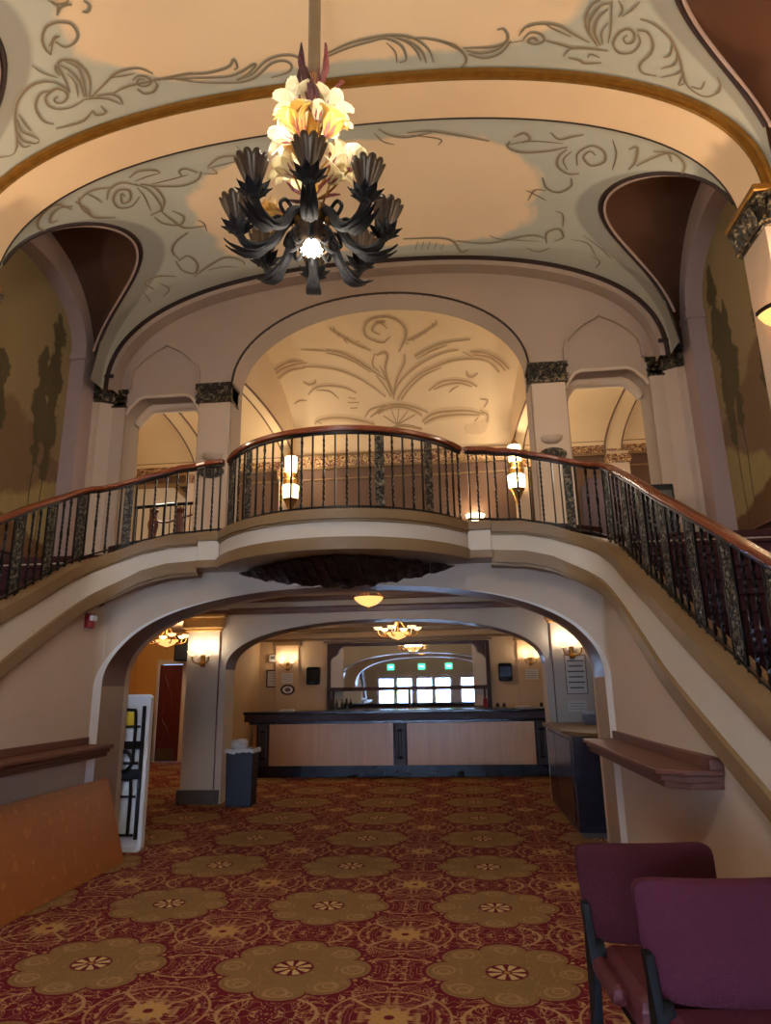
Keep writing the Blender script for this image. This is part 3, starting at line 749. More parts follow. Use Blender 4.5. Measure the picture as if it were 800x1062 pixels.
# ---- upper end wall with centre arch, side openings, pointed blind panels
CA, CB, CZ, CE = 2.47, 1.55, 6.58, 2.04
cen = [(CA, 3.1)]+[sup(pi*i/48, CA, CB, CZ, CE) for i in range(49)]+[(-CA, 3.1)]
def side_loop(sg):
    L = [(3.05, 3.1), (3.05, 6.16), (3.09, 6.28), (3.20, 6.43), (3.30, 6.47), (4.02, 6.47), (4.12, 6.43), (4.28, 6.26), (4.33, 6.16), (4.33, 3.1)]
    return [(sg*x, z) for x, z in L]
outer = [(-5.1, 3.1)]+side_loop(-1)[::-1]+cen[::-1]+side_loop(1)+[(5.1, 3.1), (5.1, 9.2), (-5.1, 9.2)]
uw = MB().slab([outer], 10.0, 10.5)
struct(uw.build('wall_gallery_front', M['plaster_mauve'], smooth=True, autosmooth=30))
e1 = MB()
P = []
for i in range(65):
    x, z = sup(pi*i/64, CA, CB, CZ, CE); x2, z2 = sup(pi*i/64, CA+0.035, CB+0.035, CZ, CE)
    P.append([(x, 9.985, z), (x2, 9.985, z2), (x2, 10.01, z2), (x, 10.01, z)])
e1.grid(P, closev=True); struct(e1.build('trim_26', M['dark_line'], smooth=True, autosmooth=30))
# pointed blind panels: raised moulding lines
for sg in (-1, 1):
    pts = [(3.05, 6.62), (3.05, 6.86), (3.10, 7.02), (3.24, 7.18), (3.42, 7.32), (3.60, 7.41), (3.67, 7.46), (3.75, 7.41), (3.92, 7.32), (4.12, 7.16), (4.26, 7.0), (4.31, 6.84), (4.31, 6.62)]
    P = []
    for i, (x, z) in enumerate(pts):
        P.append(Vector((sg*x, 0, z)))
    ins = []
    cx, cz = 3.68*sg, 6.8
    rows = []
    for p in P:
        q = Vector((cx, 0, cz))+(p-Vector((cx, 0, cz)))*0.93
        rows.append([(p.x, 9.999, p.z), (p.x, 9.94, p.z), (q.x, 9.94, q.z), (q.x, 9.999, q.z)])
    struct(MB().grid(rows).build('trim_27', M['plaster_mauve'], smooth=True, autosmooth=30))
    # cove lip over the side opening
    L = [(sg*x, z) for x, z in [(3.05, 6.16), (3.09, 6.28), (3.20, 6.43), (3.30, 6.47), (4.02, 6.47), (4.12, 6.43), (4.28, 6.26), (4.33, 6.16)]]
    lip = MB().tube([(x, 10.0, z) for x, z in L], 0.028, 10); struct(lip.build('trim_28', M['plaster'], smooth=True))
    lip = MB().tube([(x*0.999, 10.40, z-0.04) for x, z in L], 0.09, 12); struct(lip.build('trim_29', M['plaster'], smooth=True))
# pilasters and capitals
def capital(x0, x1, y0, y1, z0=6.28, z1=6.60):
    c = MB().box(x0, x1, y0, y1, z0, z1).box(x0-0.025, x1+0.025, y0-0.03, y1, z1-0.05, z1+0.01).box(x0-0.015, x1+0.015, y0-0.015, y1, z0-0.01, z0+0.025)
    rr = random.Random(5)
    n = max(3, int((x1-x0)/0.085))
    for i in range(n+1):
        xc = x0+i*(x1-x0)/n
        for k, zc in enumerate((z0+0.09, z0+0.17, z0+0.245)):
            xx = xc+(0.5*(x1-x0)/n if k % 2 else 0)
            if xx > x1+0.01: continue
            L = [(xx+0.034*cos(a)*(1-a/9), y0-0.014, zc+0.036*sin(a)*(1-a/9)) for a in [0.55*q for q in range(12)]]
            c.tube(L, 0.011, 5); c.sphere((xx, y0-0.012, zc), 0.014, 6, 5)
    struct(c.build('trim_30', M['capital'], smooth=True, autosmooth=35))
for sg in (-1, 1):
    x0, x1 = sorted((sg*2.50, sg*3.03))
    struct(MB().box(x0, x1, 9.955, 10.52, 3.1, 6.28).build('wall_pilaster_inner', M['plaster'], bevel=0.008))
    capital(x0-0.03, x1+0.03, 9.92, 10.3)
    # outer canted pilaster
    pl = [(sg*4.35, 10.5), (sg*4.35, 9.97), (sg*4.56, 9.97), (sg*4.74, 9.86), (sg*4.8, 9.86), (sg*4.8, 10.5)]
    struct(MB().slab([pl], 3.1, 6.5, 'xy').build('wall_pilaster_outer', M['plaster'], bevel=0.008))
    x0, x1 = sorted((sg*4.34, sg*4.60)); capital(x0, x1, 9.97, 10.3, 6.30, 6.60)
    cp = MB().slab([[(sg*4.56, 10.02), (sg*4.52, 9.96), (sg*4.70, 9.80), (sg*4.84, 9.80), (sg*4.84, 10.0)]], 6.36, 6.74, 'xy')
    struct(cp.build('trim_31', M['capital'], bevel=0.012))
    cp = MB().slab([[(sg*4.50, 9.9), (sg*4.47, 9.72), (sg*4.72, 9.70), (sg*4.78, 9.9)]], 6.74, 6.80, 'xy')
    struct(cp.build('trim_32', M['dark_line'], bevel=0.008))

# ---- upper gallery behind the end wall
def gz(y): return 7.4+2.4*sqrt(max(0, 1-((y-11.2)/4.4)**2)) if y > 11.2 else 9.8
def rz_(y):      # lower side bays
    return 6.95+1.25*sqrt(max(0, 1-((y-12.4)/3.2)**2)) if y > 12.4 else 8.2
ys = [10.5, 10.9, 11.2]+[11.2+4.4*sin(pi/2*k/24) for k in range(1, 25)]
struct(MB().grid([[(x, y, gz(y)) for y in ys] for x in (-3.75, -2, 0, 2, 3.75)]).build('ceiling_gallery', M['gal_vault'], smooth=True))
ys2 = [10.5, 11.2, 12.4]+[12.4+3.2*sin(pi/2*k/24) for k in range(1, 25)]
def xrib(y, sg, base, fl): return sg*(base+fl*max(0, (15.5-y))/3.0)
for sg in (-1, 1):
    R = [[(xrib(y, sg, 2.72, 0.62)+(sg*6.9-xrib(y, sg, 2.72, 0.62))*k/6, y, rz_(y)) for y in ys2] for k in range(7)]
    struct(MB().grid(R).build('ceiling_gallery_side', M['gal_vault'], smooth=True))
    D = [[(xrib(y, sg, 2.72, 0.62), y, rz_(y)), (xrib(y, sg, 2.72, 0.62), y, gz(y)+0.01)] for y in ys2]
    struct(MB().grid(D).build('wall_gallery_diaphragm', M['gal_vault'], smooth=True))
    for base, fl, w in ((2.72, 0.62, 0.26), (4.92, 0.42, 0.40)):
        rib = MB(); ed = MB()
        P = []; E0 = []; E1 = []
        for y in ys2:
            x = xrib(y, sg, base, fl); z = rz_(y)-0.10
            P.append([(x, y-0.0, z+0.1), (x, y, z), (x+sg*w, y, z), (x+sg*w, y, z+0.1)])
            E0.append((x-sg*0.0, y-0.02, z)); E1.append((x+sg*w, y-0.02, z))
        P.append([(p[0], 15.5, 3.2) for p in P[-1]])
        rib.grid(P); struct(rib.build('trim_33', M['gal_vault'], smooth=True, autosmooth=35))
        ed.tube(E0, 0.026, 6).tube(E1, 0.02, 6); struct(ed.build('trim_34', M['brown_trim'], smooth=True))
        x0, x1 = sorted((sg*base, sg*(base+w+0.08)))
        struct(MB().box(x0, x1, 15.30, 15.62, 3.1, 6.92).build('wall_gallery_pier', M['plaster'], bevel=0.01))
        cp = MB().box(x0-0.04, x1+0.04, 15.25, 15.62, 6.62, 6.84); struct(cp.build('trim_35', M['frieze'], bevel=0.015))
struct(MB().box(-7, 7, 15.6, 15.75, 3.1, 6.96).build('wall_gallery_back', M['gal_wall']))
struct(MB().box(-7, 7, 15.6, 15.75, 6.96, 7.9).build('wall_gallery_back_top', M['gal_vault']))
struct(MB().box(-7, 7, 15.55, 15.62, 6.96, 7.24).build('trim_36', M['frieze']))
struct(MB().box(-7, 7, 15.5, 15.62, 7.24, 7.29).box(-7, 7, 15.5, 15.62, 6.90, 6.96).box(-7, 7, 15.56, 15.62, 6.62, 6.66).build('trim_37', M['tan_trim'], bevel=0.01))
for sg, nm in ((-1, 'wall_gallery_left'), (1, 'wall_gallery_right')):
    x0, x1 = sorted((sg*6.9, sg*7.0)); struct(MB().box(x0, x1, 10.0, 15.75, 3.1, 9).build(nm, M['gal_vault']))
    x0, x1 = sorted((sg*5.1, sg*6.95)); struct(MB().box(x0, x1, 10.0, 10.5, 3.1, 9).build('wall_gallery_front_end', M['gal_vault']))
struct(MB().box(-7, 7, 10.5, 11.21, 9.78, 9.85).build('ceiling_gallery_front', M['gal_vault']))
# bright doorway with beams at the far left of the gallery, dado of the right bay
struct(MB().slab([[(-6.85, 3.2), (-5.35, 3.2), (-5.35, 6.2), (-5.75, 6.60), (-6.85, 6.60)]], 15.52, 15.6).build('door_7', M['plaster_white']))
q = MB().box(-5.35, -5.24, 15.46, 15.6, 3.2, 6.3).box(-6.85, -5.0, 15.46, 15.6, 6.60, 6.70)
q.tube([(-5.80, 15.46, 6.62), (-5.28, 15.46, 6.12)], 0.06, 6)
struct(q.build('trim_38', M['tan_trim'], bevel=0.01))

STROKES_BAY1 = [[(-3.23,5.78),(-3.28,5.79),(-3.28,5.84),(-3.21,5.86),(-3.14,5.82),(-3.13,5.75),(-3.19,5.69),(-3.28,5.7),(-3.35,5.74),(-3.37,5.83),(-3.31,5.91),(-3.19,5.95),(-3.08,5.94),(-3.0,5.92)],[(-3.09,5.76),(-3.15,5.64),(-3.25,5.57),(-3.4,5.55),(-3.54,5.6),(-3.64,5.67),(-3.74,5.8),(-3.83,5.98),(-3.91,6.1),(-3.99,6.14),(-4.1,6.08)],[(-3.73,5.81),(-3.76,5.96),(-3.71,6.06),(-3.67,6.15)],[(-3.8,5.93),(-3.81,6.07),(-3.72,6.17),(-3.67,6.15)],[(-3.85,6.02),(-3.85,6.13),(-3.78,6.16)],[(-3.68,5.77),(-3.69,5.93),(-3.68,6.01)],[(-3.25,5.69),(-3.36,5.67),(-3.46,5.74),(-3.51,5.84),(-3.51,5.98),(-3.44,6.06)],[(-3.45,6.12),(-3.3,6.15),(-3.13,6.16),(-2.98,6.08)],[(-3.09,5.78),(-3.06,5.63),(-3.04,5.46),(-2.97,5.42),(-2.86,5.47),(-2.81,5.61),(-2.84,5.76),(-2.93,5.91)],[(-3.02,5.46),(-2.96,5.55),(-2.93,5.69),(-2.98,5.89)],[(-2.95,5.44),(-2.87,5.54),(-2.88,5.68),(-2.96,5.9)],[(-3.0,5.57),(-2.98,5.7),(-3.04,5.87)],[(-3.06,5.44),(-3.09,5.5),(-3.08,5.57)],[(-3.27,5.35),(-3.22,5.47),(-3.11,5.58)],[(-3.0,5.92),(-2.87,5.95),(-2.75,6.01),(-2.65,6.12)],[(-2.85,5.93),(-2.7,5.96),(-2.63,6.03),(-2.63,6.13)],[(-2.98,6.08),(-2.97,6.15),(-2.86,6.16),(-2.87,6.06)],[(-2.91,5.92),(-2.72,5.83),(-2.56,5.75),(-2.41,5.73),(-2.25,5.76),(-2.14,5.86)],[(-2.6,5.77),(-2.46,5.79),(-2.33,5.8)],[(-2.67,5.96),(-2.51,5.93),(-2.36,5.93),(-2.22,5.94),(-2.12,5.93)],[(-2.26,5.9),(-2.32,5.88),(-2.36,5.93),(-2.3,5.98),(-2.21,5.96),(-2.21,5.89),(-2.3,5.84),(-2.39,5.87)],[(-2.39,5.99),(-2.34,6.07),(-2.22,6.07),(-2.14,5.98)],[(-2.12,5.93),(-1.94,5.97),(-1.74,6.04)],[(-2.16,5.94),(-1.93,5.94),(-1.7,5.95)],[(-2.87,5.18),(-2.94,5.2),(-3.04,5.32)],[(-2.93,5.22),(-2.87,5.3),(-2.76,5.29),(-2.68,5.22),(-2.68,5.11),(-2.75,5.06),(-2.84,5.04),(-2.94,5.06),(-3.03,5.15),(-3.06,5.25),(-3.04,5.33)],[(-2.85,5.18),(-2.91,5.17),(-3.01,5.24)],[(-2.77,4.98),(-2.7,4.92),(-2.62,4.91),(-2.58,4.93)],[(-2.45,4.92),(-2.42,4.98),(-2.47,5.03),(-2.52,5.02)],[(-2.75,4.83),(-2.71,4.89),(-2.75,4.95)],[(-2.16,5.93),(-1.96,5.95),(-1.75,5.96),(-1.55,5.99),(-1.36,5.98),(-1.25,5.95),(-1.18,5.88),(-1.17,5.98),(-1.22,6.01)],[(-2.16,5.94),(-1.87,5.99),(-1.55,6.05),(-1.32,6.08),(-1.15,6.05),(-0.98,5.98),(-0.96,6.0),(-1.08,6.09),(-1.23,6.14)],[(-1.92,5.99),(-1.69,6.08),(-1.45,6.14),(-1.19,6.18),(-0.99,6.14),(-0.77,6.0),(-0.61,5.99),(-0.54,6.06),(-0.6,6.14),(-0.82,6.18)],[(-1.24,6.15),(-1.03,6.1),(-0.84,5.97),(-0.67,5.92),(-0.49,5.94),(-0.39,6.04),(-0.44,6.19)],[(-2.16,5.94),(-2.15,6.01),(-2.2,6.05)],[(-0.68,6.27),(-0.62,6.22),(-0.55,6.26)],[(-0.09,5.96),(0.17,5.87),(0.42,5.83),(0.66,5.82),(0.9,5.87),(1.07,6.02),(1.13,6.19)],[(-0.1,6.0),(0.16,5.92),(0.42,5.87),(0.6,5.85),(0.77,5.96),(0.81,6.13),(0.73,6.16)],[(0.6,5.9),(0.69,6.02),(0.7,6.16)],[(0.66,5.83),(0.84,5.92),(0.94,6.04),(0.98,6.16)],[(0.72,5.85),(0.9,5.94),(1.01,6.07),(1.04,6.19)],[(0.84,5.87),(1.05,5.89),(1.26,5.95),(1.44,6.06),(1.51,6.18),(1.45,6.28)],[(1.11,5.9),(1.35,5.97),(1.47,6.07)],[(1.47,6.03),(1.68,6.03),(1.83,6.02),(1.94,5.97),(1.96,5.89),(1.91,5.81),(1.84,5.82)],[(1.5,6.06),(1.68,6.1),(1.86,6.05),(1.97,5.94)],[(1.53,6.11),(1.71,6.16),(1.89,6.1),(2.0,5.95)],[(2.0,5.97),(2.14,5.94)],[(2.08,5.89),(2.13,5.8),(2.26,5.75)],[(2.2,5.93),(2.25,5.9),(2.3,5.94)],[(2.1,5.85),(2.17,5.77),(2.34,5.74),(2.51,5.76),(2.66,5.84),(2.84,5.92)],[(2.34,5.74),(2.46,5.8),(2.64,5.87)],[(2.28,5.94),(2.22,5.91),(2.19,5.96),(2.28,5.98),(2.36,5.93),(2.31,5.86),(2.2,5.85),(2.13,5.93)],[(2.36,5.93),(2.54,5.97),(2.69,6.0),(2.88,5.98)],[(2.59,6.11),(2.66,6.01),(2.83,5.99),(3.05,5.99)],[(2.65,6.12),(2.77,6.14),(2.84,6.17),(3.01,6.14)],[(2.85,6.1),(2.88,6.05),(2.98,6.08)],[(2.9,5.92),(2.79,5.78),(2.75,5.64),(2.79,5.5),(2.86,5.45)],[(2.93,5.95),(2.82,5.8),(2.8,5.66),(2.87,5.51),(2.96,5.47)],[(2.96,5.94),(2.87,5.8),(2.87,5.65),(2.95,5.53)],[(2.98,5.92),(2.94,5.79),(2.98,5.67)],[(3.03,5.9),(3.02,5.72),(2.97,5.44)],[(3.2,5.78),(3.17,5.82),(3.21,5.87),(3.27,5.84),(3.26,5.75),(3.19,5.71),(3.11,5.77),(3.08,5.89),(3.16,5.99),(3.29,5.96),(3.34,5.84),(3.3,5.75)],[(3.28,5.71),(3.38,5.71),(3.46,5.81),(3.47,5.93),(3.4,6.08),(3.45,6.17),(3.59,6.17)],[(3.28,5.59),(3.41,5.61),(3.56,5.69),(3.64,5.76),(3.75,5.91),(3.86,6.12),(3.97,6.2),(4.09,6.2),(4.17,6.09),(4.16,5.99),(4.11,5.94)],[(3.64,5.76),(3.65,5.89),(3.6,5.94)],[(3.71,5.86),(3.72,5.98),(3.61,6.07)],[(3.77,5.93),(3.79,6.05),(3.64,6.17)],[(3.83,6.04),(3.82,6.19),(3.87,6.15)],[(3.93,6.16),(4.02,6.14),(4.03,6.04)],[(3.07,5.6),(3.09,5.51),(3.03,5.43)],[(3.1,5.59),(3.18,5.5),(3.23,5.41)]]
STROKES_BAY2 = [[(-3.19,7.34),(-3.21,7.27),(-3.27,7.42),(-3.16,7.42),(-3.1,7.27),(-3.22,7.2),(-3.34,7.31),(-3.34,7.47),(-3.19,7.53),(-3.03,7.43)],[(-2.96,7.25),(-3.12,7.11),(-3.3,7.13),(-3.41,7.27)],[(-3.25,7.13),(-3.43,7.05),(-3.57,7.04),(-3.7,7.09)],[(-3.57,7.04),(-3.52,7.14),(-3.48,7.28)],[(-3.67,7.03),(-3.72,7.2),(-3.69,7.38)],[(-3.73,7.07),(-3.68,7.26),(-3.67,7.43),(-3.45,7.6)],[(-3.79,7.11),(-3.91,7.03),(-4.02,7.04),(-4.09,7.12),(-4.02,7.17)],[(-3.82,7.15),(-3.92,6.96),(-4.12,6.96),(-4.21,7.06),(-4.17,7.2)],[(-2.99,7.2),(-2.88,7.35),(-2.84,7.55),(-2.86,7.76),(-3.04,7.8)],[(-2.99,7.26),(-2.97,7.45),(-3.0,7.72)],[(-2.93,7.23),(-2.79,7.35),(-2.76,7.61),(-2.88,7.82)],[(-3.01,7.08),(-2.86,7.03),(-2.67,7.09),(-2.62,7.16)],[(-2.97,7.16),(-2.79,7.15),(-2.64,7.16)],[(-2.92,7.24),(-2.75,7.35),(-2.44,7.47),(-2.2,7.43),(-2.11,7.31)],[(-2.81,7.29),(-2.55,7.31),(-2.29,7.31)],[(-2.38,7.31),(-2.38,7.22),(-2.29,7.2),(-2.16,7.32)],[(-3.01,7.85),(-2.95,8.02),(-2.76,8.15),(-2.64,8.03),(-2.74,7.85)],[(-2.89,7.78),(-2.81,8.02),(-2.71,8.24),(-2.44,8.32)],[(-2.48,8.16),(-2.42,8.26),(-2.44,8.43)],[(-2.7,8.35),(-2.94,8.46),(-3.06,8.62),(-3.04,8.83)],[(-3.06,8.86),(-2.89,8.83),(-2.83,9.07),(-2.95,9.26),(-3.09,9.09),(-3.1,8.84)],[(-2.98,9.33),(-2.72,9.21),(-2.37,9.11),(-2.16,9.28),(-2.15,9.41)],[(-2.75,9.28),(-2.49,9.31),(-2.26,9.41)],[(-3.62,9.22),(-3.67,8.99),(-3.47,8.99),(-3.23,9.17)],[(-3.77,9.44),(-3.76,9.17)],[(-2.0,7.26),(-1.79,7.15),(-1.54,7.18),(-1.22,7.28)],[(-2.01,7.28),(-1.75,7.27),(-1.48,7.25)],[(-1.52,7.0),(-1.45,7.17)],[(-1.51,7.08),(-1.38,7.22)],[(-2.12,7.34),(-1.92,7.4),(-1.95,7.3)],[(-3.49,9.15),(-3.43,9.38),(-3.58,9.48)],[(0.32,7.08),(0.42,7.23),(0.57,7.3)],[(0.38,7.02),(0.53,7.14),(0.75,7.19),(1.07,7.14)],[(0.75,7.12),(1.02,7.11),(1.39,7.19),(1.82,7.3)],[(0.8,7.16),(1.18,7.25),(1.15,7.35)],[(2.09,7.29),(2.07,7.39),(2.26,7.47),(2.57,7.42),(2.82,7.31)],[(2.13,7.22),(2.26,7.15),(2.34,7.24),(2.25,7.31)],[(2.04,7.36),(2.35,7.27),(2.76,7.26)],[(2.58,7.11),(2.7,7.2),(2.84,7.14),(2.98,7.08)],[(3.18,7.37),(3.1,7.32),(3.04,7.44),(3.16,7.55),(3.3,7.44),(3.26,7.28),(3.1,7.23),(2.96,7.39),(2.99,7.59)],[(2.82,7.35),(2.74,7.47),(2.74,7.64),(2.89,7.76),(3.04,7.73)],[(2.88,7.37),(2.8,7.53),(2.88,7.69)],[(2.58,7.89),(2.66,8.08),(2.83,8.13),(2.97,7.98),(2.95,7.83)],[(2.66,8.12),(2.5,8.14),(2.43,8.36)],[(2.38,8.16),(2.51,8.22),(2.69,8.32)],[(3.32,7.07),(3.41,7.27),(3.42,7.54)],[(3.53,7.16),(3.61,7.09),(3.64,7.31),(3.6,7.47)],[(3.67,7.37),(3.81,7.16),(3.93,7.02),(4.0,7.11)],[(3.79,7.07),(3.99,6.99),(4.12,7.05),(4.14,7.2)],[(2.81,9.26),(2.78,9.02),(2.94,8.88),(3.03,9.05),(2.92,9.18)],[(2.83,8.5),(2.95,8.56),(2.99,8.82)],[(0.72,9.53),(0.77,9.33)],[(0.82,9.54),(0.87,9.33)],[(0.92,9.55),(0.97,9.34)],[(1.03,9.55),(1.08,9.38)],[(1.13,9.56),(1.2,9.4)],[(0.54,9.25),(1.27,9.3),(1.47,9.62),(1.6,9.56)],[(1.4,9.35),(1.93,9.39),(2.54,9.12),(2.8,9.16)],[(1.92,9.19),(2.11,9.27),(2.68,9.24)],[(2.51,9.43),(2.71,9.49),(2.88,9.34)],[(3.15,9.06),(3.39,9.06),(3.55,9.28)],[(3.5,9.31),(3.63,9.39),(3.6,9.57)],[(3.3,8.91),(3.57,9.07),(3.78,9.24)]]
STROKES_GAL = [[(-3.27,14.66),(-3.12,14.45),(-2.84,14.23),(-2.54,14.13),(-2.22,14.13)],[(-3.21,14.69),(-3.03,14.45),(-2.76,14.28),(-2.41,14.19),(-2.14,14.18)],[(-3.07,14.7),(-2.91,14.51),(-2.59,14.34),(-2.21,14.3)],[(-2.25,14.27),(-1.84,14.31),(-1.45,14.39),(-1.02,14.58),(-0.68,14.8),(-0.34,15.05)],[(-1.62,13.87),(-1.28,13.97),(-0.96,14.17),(-0.63,14.44),(-0.3,14.7)],[(-1.64,13.95),(-1.3,14.05),(-0.97,14.24),(-0.64,14.51)],[(-2.22,13.82),(-1.89,13.86),(-1.63,13.9)],[(-1.43,13.28),(-1.21,13.51),(-0.9,13.77),(-0.57,13.97)],[(-1.33,13.23),(-1.31,13.35)],[(-1.22,13.43),(-1.28,13.53)],[(-1.04,13.58),(-1.14,13.63),(-1.07,13.74)],[(-0.89,13.72),(-0.8,13.68)],[(-0.69,13.84),(-0.78,13.88)],[(-2.33,14.63),(-2.2,14.7),(-2.05,14.67),(-2.02,14.6)],[(-2.27,14.92),(-2.03,14.77),(-1.69,14.75),(-1.33,14.81),(-1.05,14.94)],[(-2.04,14.83),(-1.72,14.87),(-1.51,15.03)],[(-1.27,15.02),(-1.09,15.05)],[(-1.29,15.11),(-1.01,15.12)],[(-1.25,15.21),(-1.07,15.21)],[(-2.66,15.08),(-2.5,15.02),(-2.32,15.03)],[(-2.2,15.41),(-2.05,15.36),(-1.61,15.34),(-1.14,15.38),(-0.67,15.45)],[(-2.17,15.37),(-2.01,15.41)],[(-0.9,15.36),(-0.74,15.25),(-0.36,15.19)],[(-0.76,15.36),(-0.56,15.29),(-0.36,15.25)],[(-0.12,13.07),(-0.37,13.08),(-0.56,13.2),(-0.65,13.38),(-0.61,13.59),(-0.41,13.73),(-0.2,13.78)],[(-0.14,13.21),(-0.35,13.24),(-0.46,13.42),(-0.3,13.56)],[(-0.49,14.05),(-0.57,14.33),(-0.42,14.52)],[(-0.5,14.08),(-0.23,14.07)],[(-0.15,15.1),(-0.09,14.94),(0.07,14.74),(0.38,14.5),(0.71,14.31),(1.13,14.15),(1.49,14.1)],[(-0.06,15.12),(0.15,14.91),(0.51,14.64),(0.93,14.47),(1.35,14.35),(1.81,14.34),(2.17,14.43),(2.45,14.69)],[(0.04,15.12),(0.3,14.88),(0.65,14.65),(1.07,14.5)],[(0.45,14.2),(0.82,14.0),(1.23,13.88),(1.76,13.85)],[(0.49,14.27),(0.86,14.08),(1.23,13.96)],[(1.58,14.15),(1.81,14.29)],[(1.76,14.16),(2.12,14.22),(2.44,14.4),(2.68,14.64)],[(1.81,14.24),(2.17,14.31),(2.44,14.49),(2.59,14.67)],[(1.67,14.62),(1.69,14.71),(1.8,14.75),(1.94,14.68)],[(0.74,14.98),(1.01,14.83),(1.34,14.79),(1.71,14.85),(1.92,14.96)],[(0.86,14.96),(1.15,14.88),(1.48,14.86),(1.8,14.95)],[(1.23,15.04),(1.33,14.97),(1.47,14.92)],[(0.3,13.76),(0.48,13.72),(0.71,13.58),(0.98,13.39)],[(0.34,13.86),(0.25,13.81)],[(0.47,13.8),(0.44,13.69)],[(0.75,13.64),(0.71,13.53)],[(0.94,13.46),(0.9,13.33)],[(1.02,13.42),(0.99,13.25)],[(-0.34,13.08),(-0.08,13.07),(0.17,13.23),(0.3,13.49),(0.25,13.75),(0.09,14.05)],[(-0.35,13.19),(-0.23,13.25),(-0.11,13.4)],[(-0.42,13.75),(-0.24,13.77),(-0.07,13.62)],[(-0.44,14.11),(-0.27,14.02),(-0.19,14.13),(-0.28,14.5),(-0.14,15.01)],[(0.22,14.11),(0.18,14.35),(-0.02,14.7),(-0.14,15.01)],[(-0.4,14.36),(-0.26,14.73),(-0.17,15.04)],[(-0.52,14.58),(-0.36,14.8),(-0.2,15.06)],[(-0.61,15.29),(-0.36,15.21),(-0.02,15.19),(0.36,15.25),(0.69,15.34)],[(-0.57,15.32),(-0.32,15.25),(-0.02,15.23),(0.31,15.29),(0.54,15.38)],[(-0.1,15.47),(-0.43,15.35)],[(-0.1,15.47),(-0.22,15.27)],[(-0.1,15.47),(-0.03,15.25)],[(-0.1,15.47),(0.19,15.3)],[(-0.1,15.47),(0.37,15.36)],[(0.53,15.45),(0.83,15.36),(1.26,15.34),(1.69,15.35),(2.07,15.4)],[(0.58,15.47),(0.92,15.41),(1.4,15.39),(1.97,15.41)],[(1.98,15.35),(2.16,15.42),(2.11,15.5),(1.92,15.53),(1.58,15.54)],[(1.83,15.48),(1.93,15.44)],[(1.98,15.18),(2.17,15.21),(2.07,15.32)],[(-0.35,15.51),(0.04,15.48),(0.52,15.52)]]

# ---- painted scrollwork lying on the vaults (pattern of the ceilings)
def paint(strokes, surf, name, mat, w0, parent=None, flip=None):
    m_ = MB()
    for st in strokes:
        P = crom([(x, y, 0) for x, y in st], 4)
        if len(P) < 2: continue
        n = len(P); rows = []
        for i, p in enumerate(P):
            a = P[max(i-1, 0)]; b = P[min(i+1, n-1)]; t = (b-a)
            if t.length < 1e-6: t = Vector((1, 0, 0))
            t.normalize(); nn = Vector((-t.y, t.x, 0)); k = i/(n-1); w = w0*(0.35+0.65*sin(pi*min(max(k, 0.04), 0.96))**0.6)
            q0, q1 = p+nn*w, p-nn*w
            if flip: q0.y = 2*flip-q0.y; q1.y = 2*flip-q1.y
            rows.append([surf(q0.x, q0.y), surf(q1.x, q1.y)])
        m_.grid(rows)
    return struct(m_.build(name, mat))
def s_vault(off, lift=0.016):
    a, b = PA+off-lift, PB+off-lift
    return lambda x, y: (x, y, PZ+b*(max(1-(min(abs(x), a*0.999)/a)**PE, 0))**(1/PE))
s_gal = lambda x, y: (x, y, gz(min(y, 15.58))-0.026)
s_gal2 = lambda x, y: (x, y, gz(min(y, 15.58))-0.014)
paint(STROKES_BAY1, s_vault(0.13), 'ceiling_scrolls_front', M['paint_line'], 0.010)
paint(STROKES_BAY1, s_vault(0.13), 'ceiling_scrolls_front', M['paint_line'], 0.011, flip=YC1)
paint(STROKES_BAY2, s_vault(0.058), 'ceiling_scrolls_rear', M['paint_line'], 0.011)
paint(STROKES_GAL, s_gal, 'ceiling_scrolls_gallery', M['paint_line2'], 0.018)
paint([g for g in STROKES_GAL if len(g) > 3], s_gal2, 'ceiling_scrolls_gallery_soft', M['paint_soft2'], 0.055)
paint([g for g in STROKES_BAY1 if len(g) > 3], s_vault(0.13, 0.008), 'ceiling_scrolls_front_soft', M['paint_soft'], 0.022)
paint([g for g in STROKES_BAY2 if len(g) > 3], s_vault(0.058, 0.008), 'ceiling_scrolls_rear_soft', M['paint_soft'], 0.028)
# ================================================================== OBJECTS
# ---- iron railings
BH = 0.745
def twisted(n=34, turns=5.0, h=BH, hw=0.0075):
    P = []
    for i in range(n+1):
        t = i/n; z = h*t; a = 0
        if 0.12 < t < 0.46: a = (t-0.12)/0.34*turns*pi/2
        elif t >= 0.46: a = turns*pi/2
        if 0.54 < t < 0.88: a += (t-0.54)/0.34*turns*pi/2
        elif t >= 0.88: a += turns*pi/2
        w = hw*(1.0+(0.2 if abs(t-0.5) < 0.03 else 0)+(0.5 if abs(t-0.1) < 0.015 or abs(t-0.9) < 0.015 else 0))
        # bulge on each twist
        w *= 1.0+0.22*(sin(t*60)**2 if (0.12 < t < 0.46 or 0.54 < t < 0.88) else 0)
        P.append([(w*sqrt(2)*cos(a+pi/4+k*pi/2), w*sqrt(2)*sin(a+pi/4+k*pi/2), z) for k in range(4)])
    m_ = MB(); m_.grid(P, closev=True); m_.f.append((0, 1, 2, 3)); e = n*4; m_.f.append((e+3, e+2, e+1, e)); return m_
def plainbar(h=BH, hw=0.0075): return MB().box(-hw, hw, -hw, hw, 0, h)
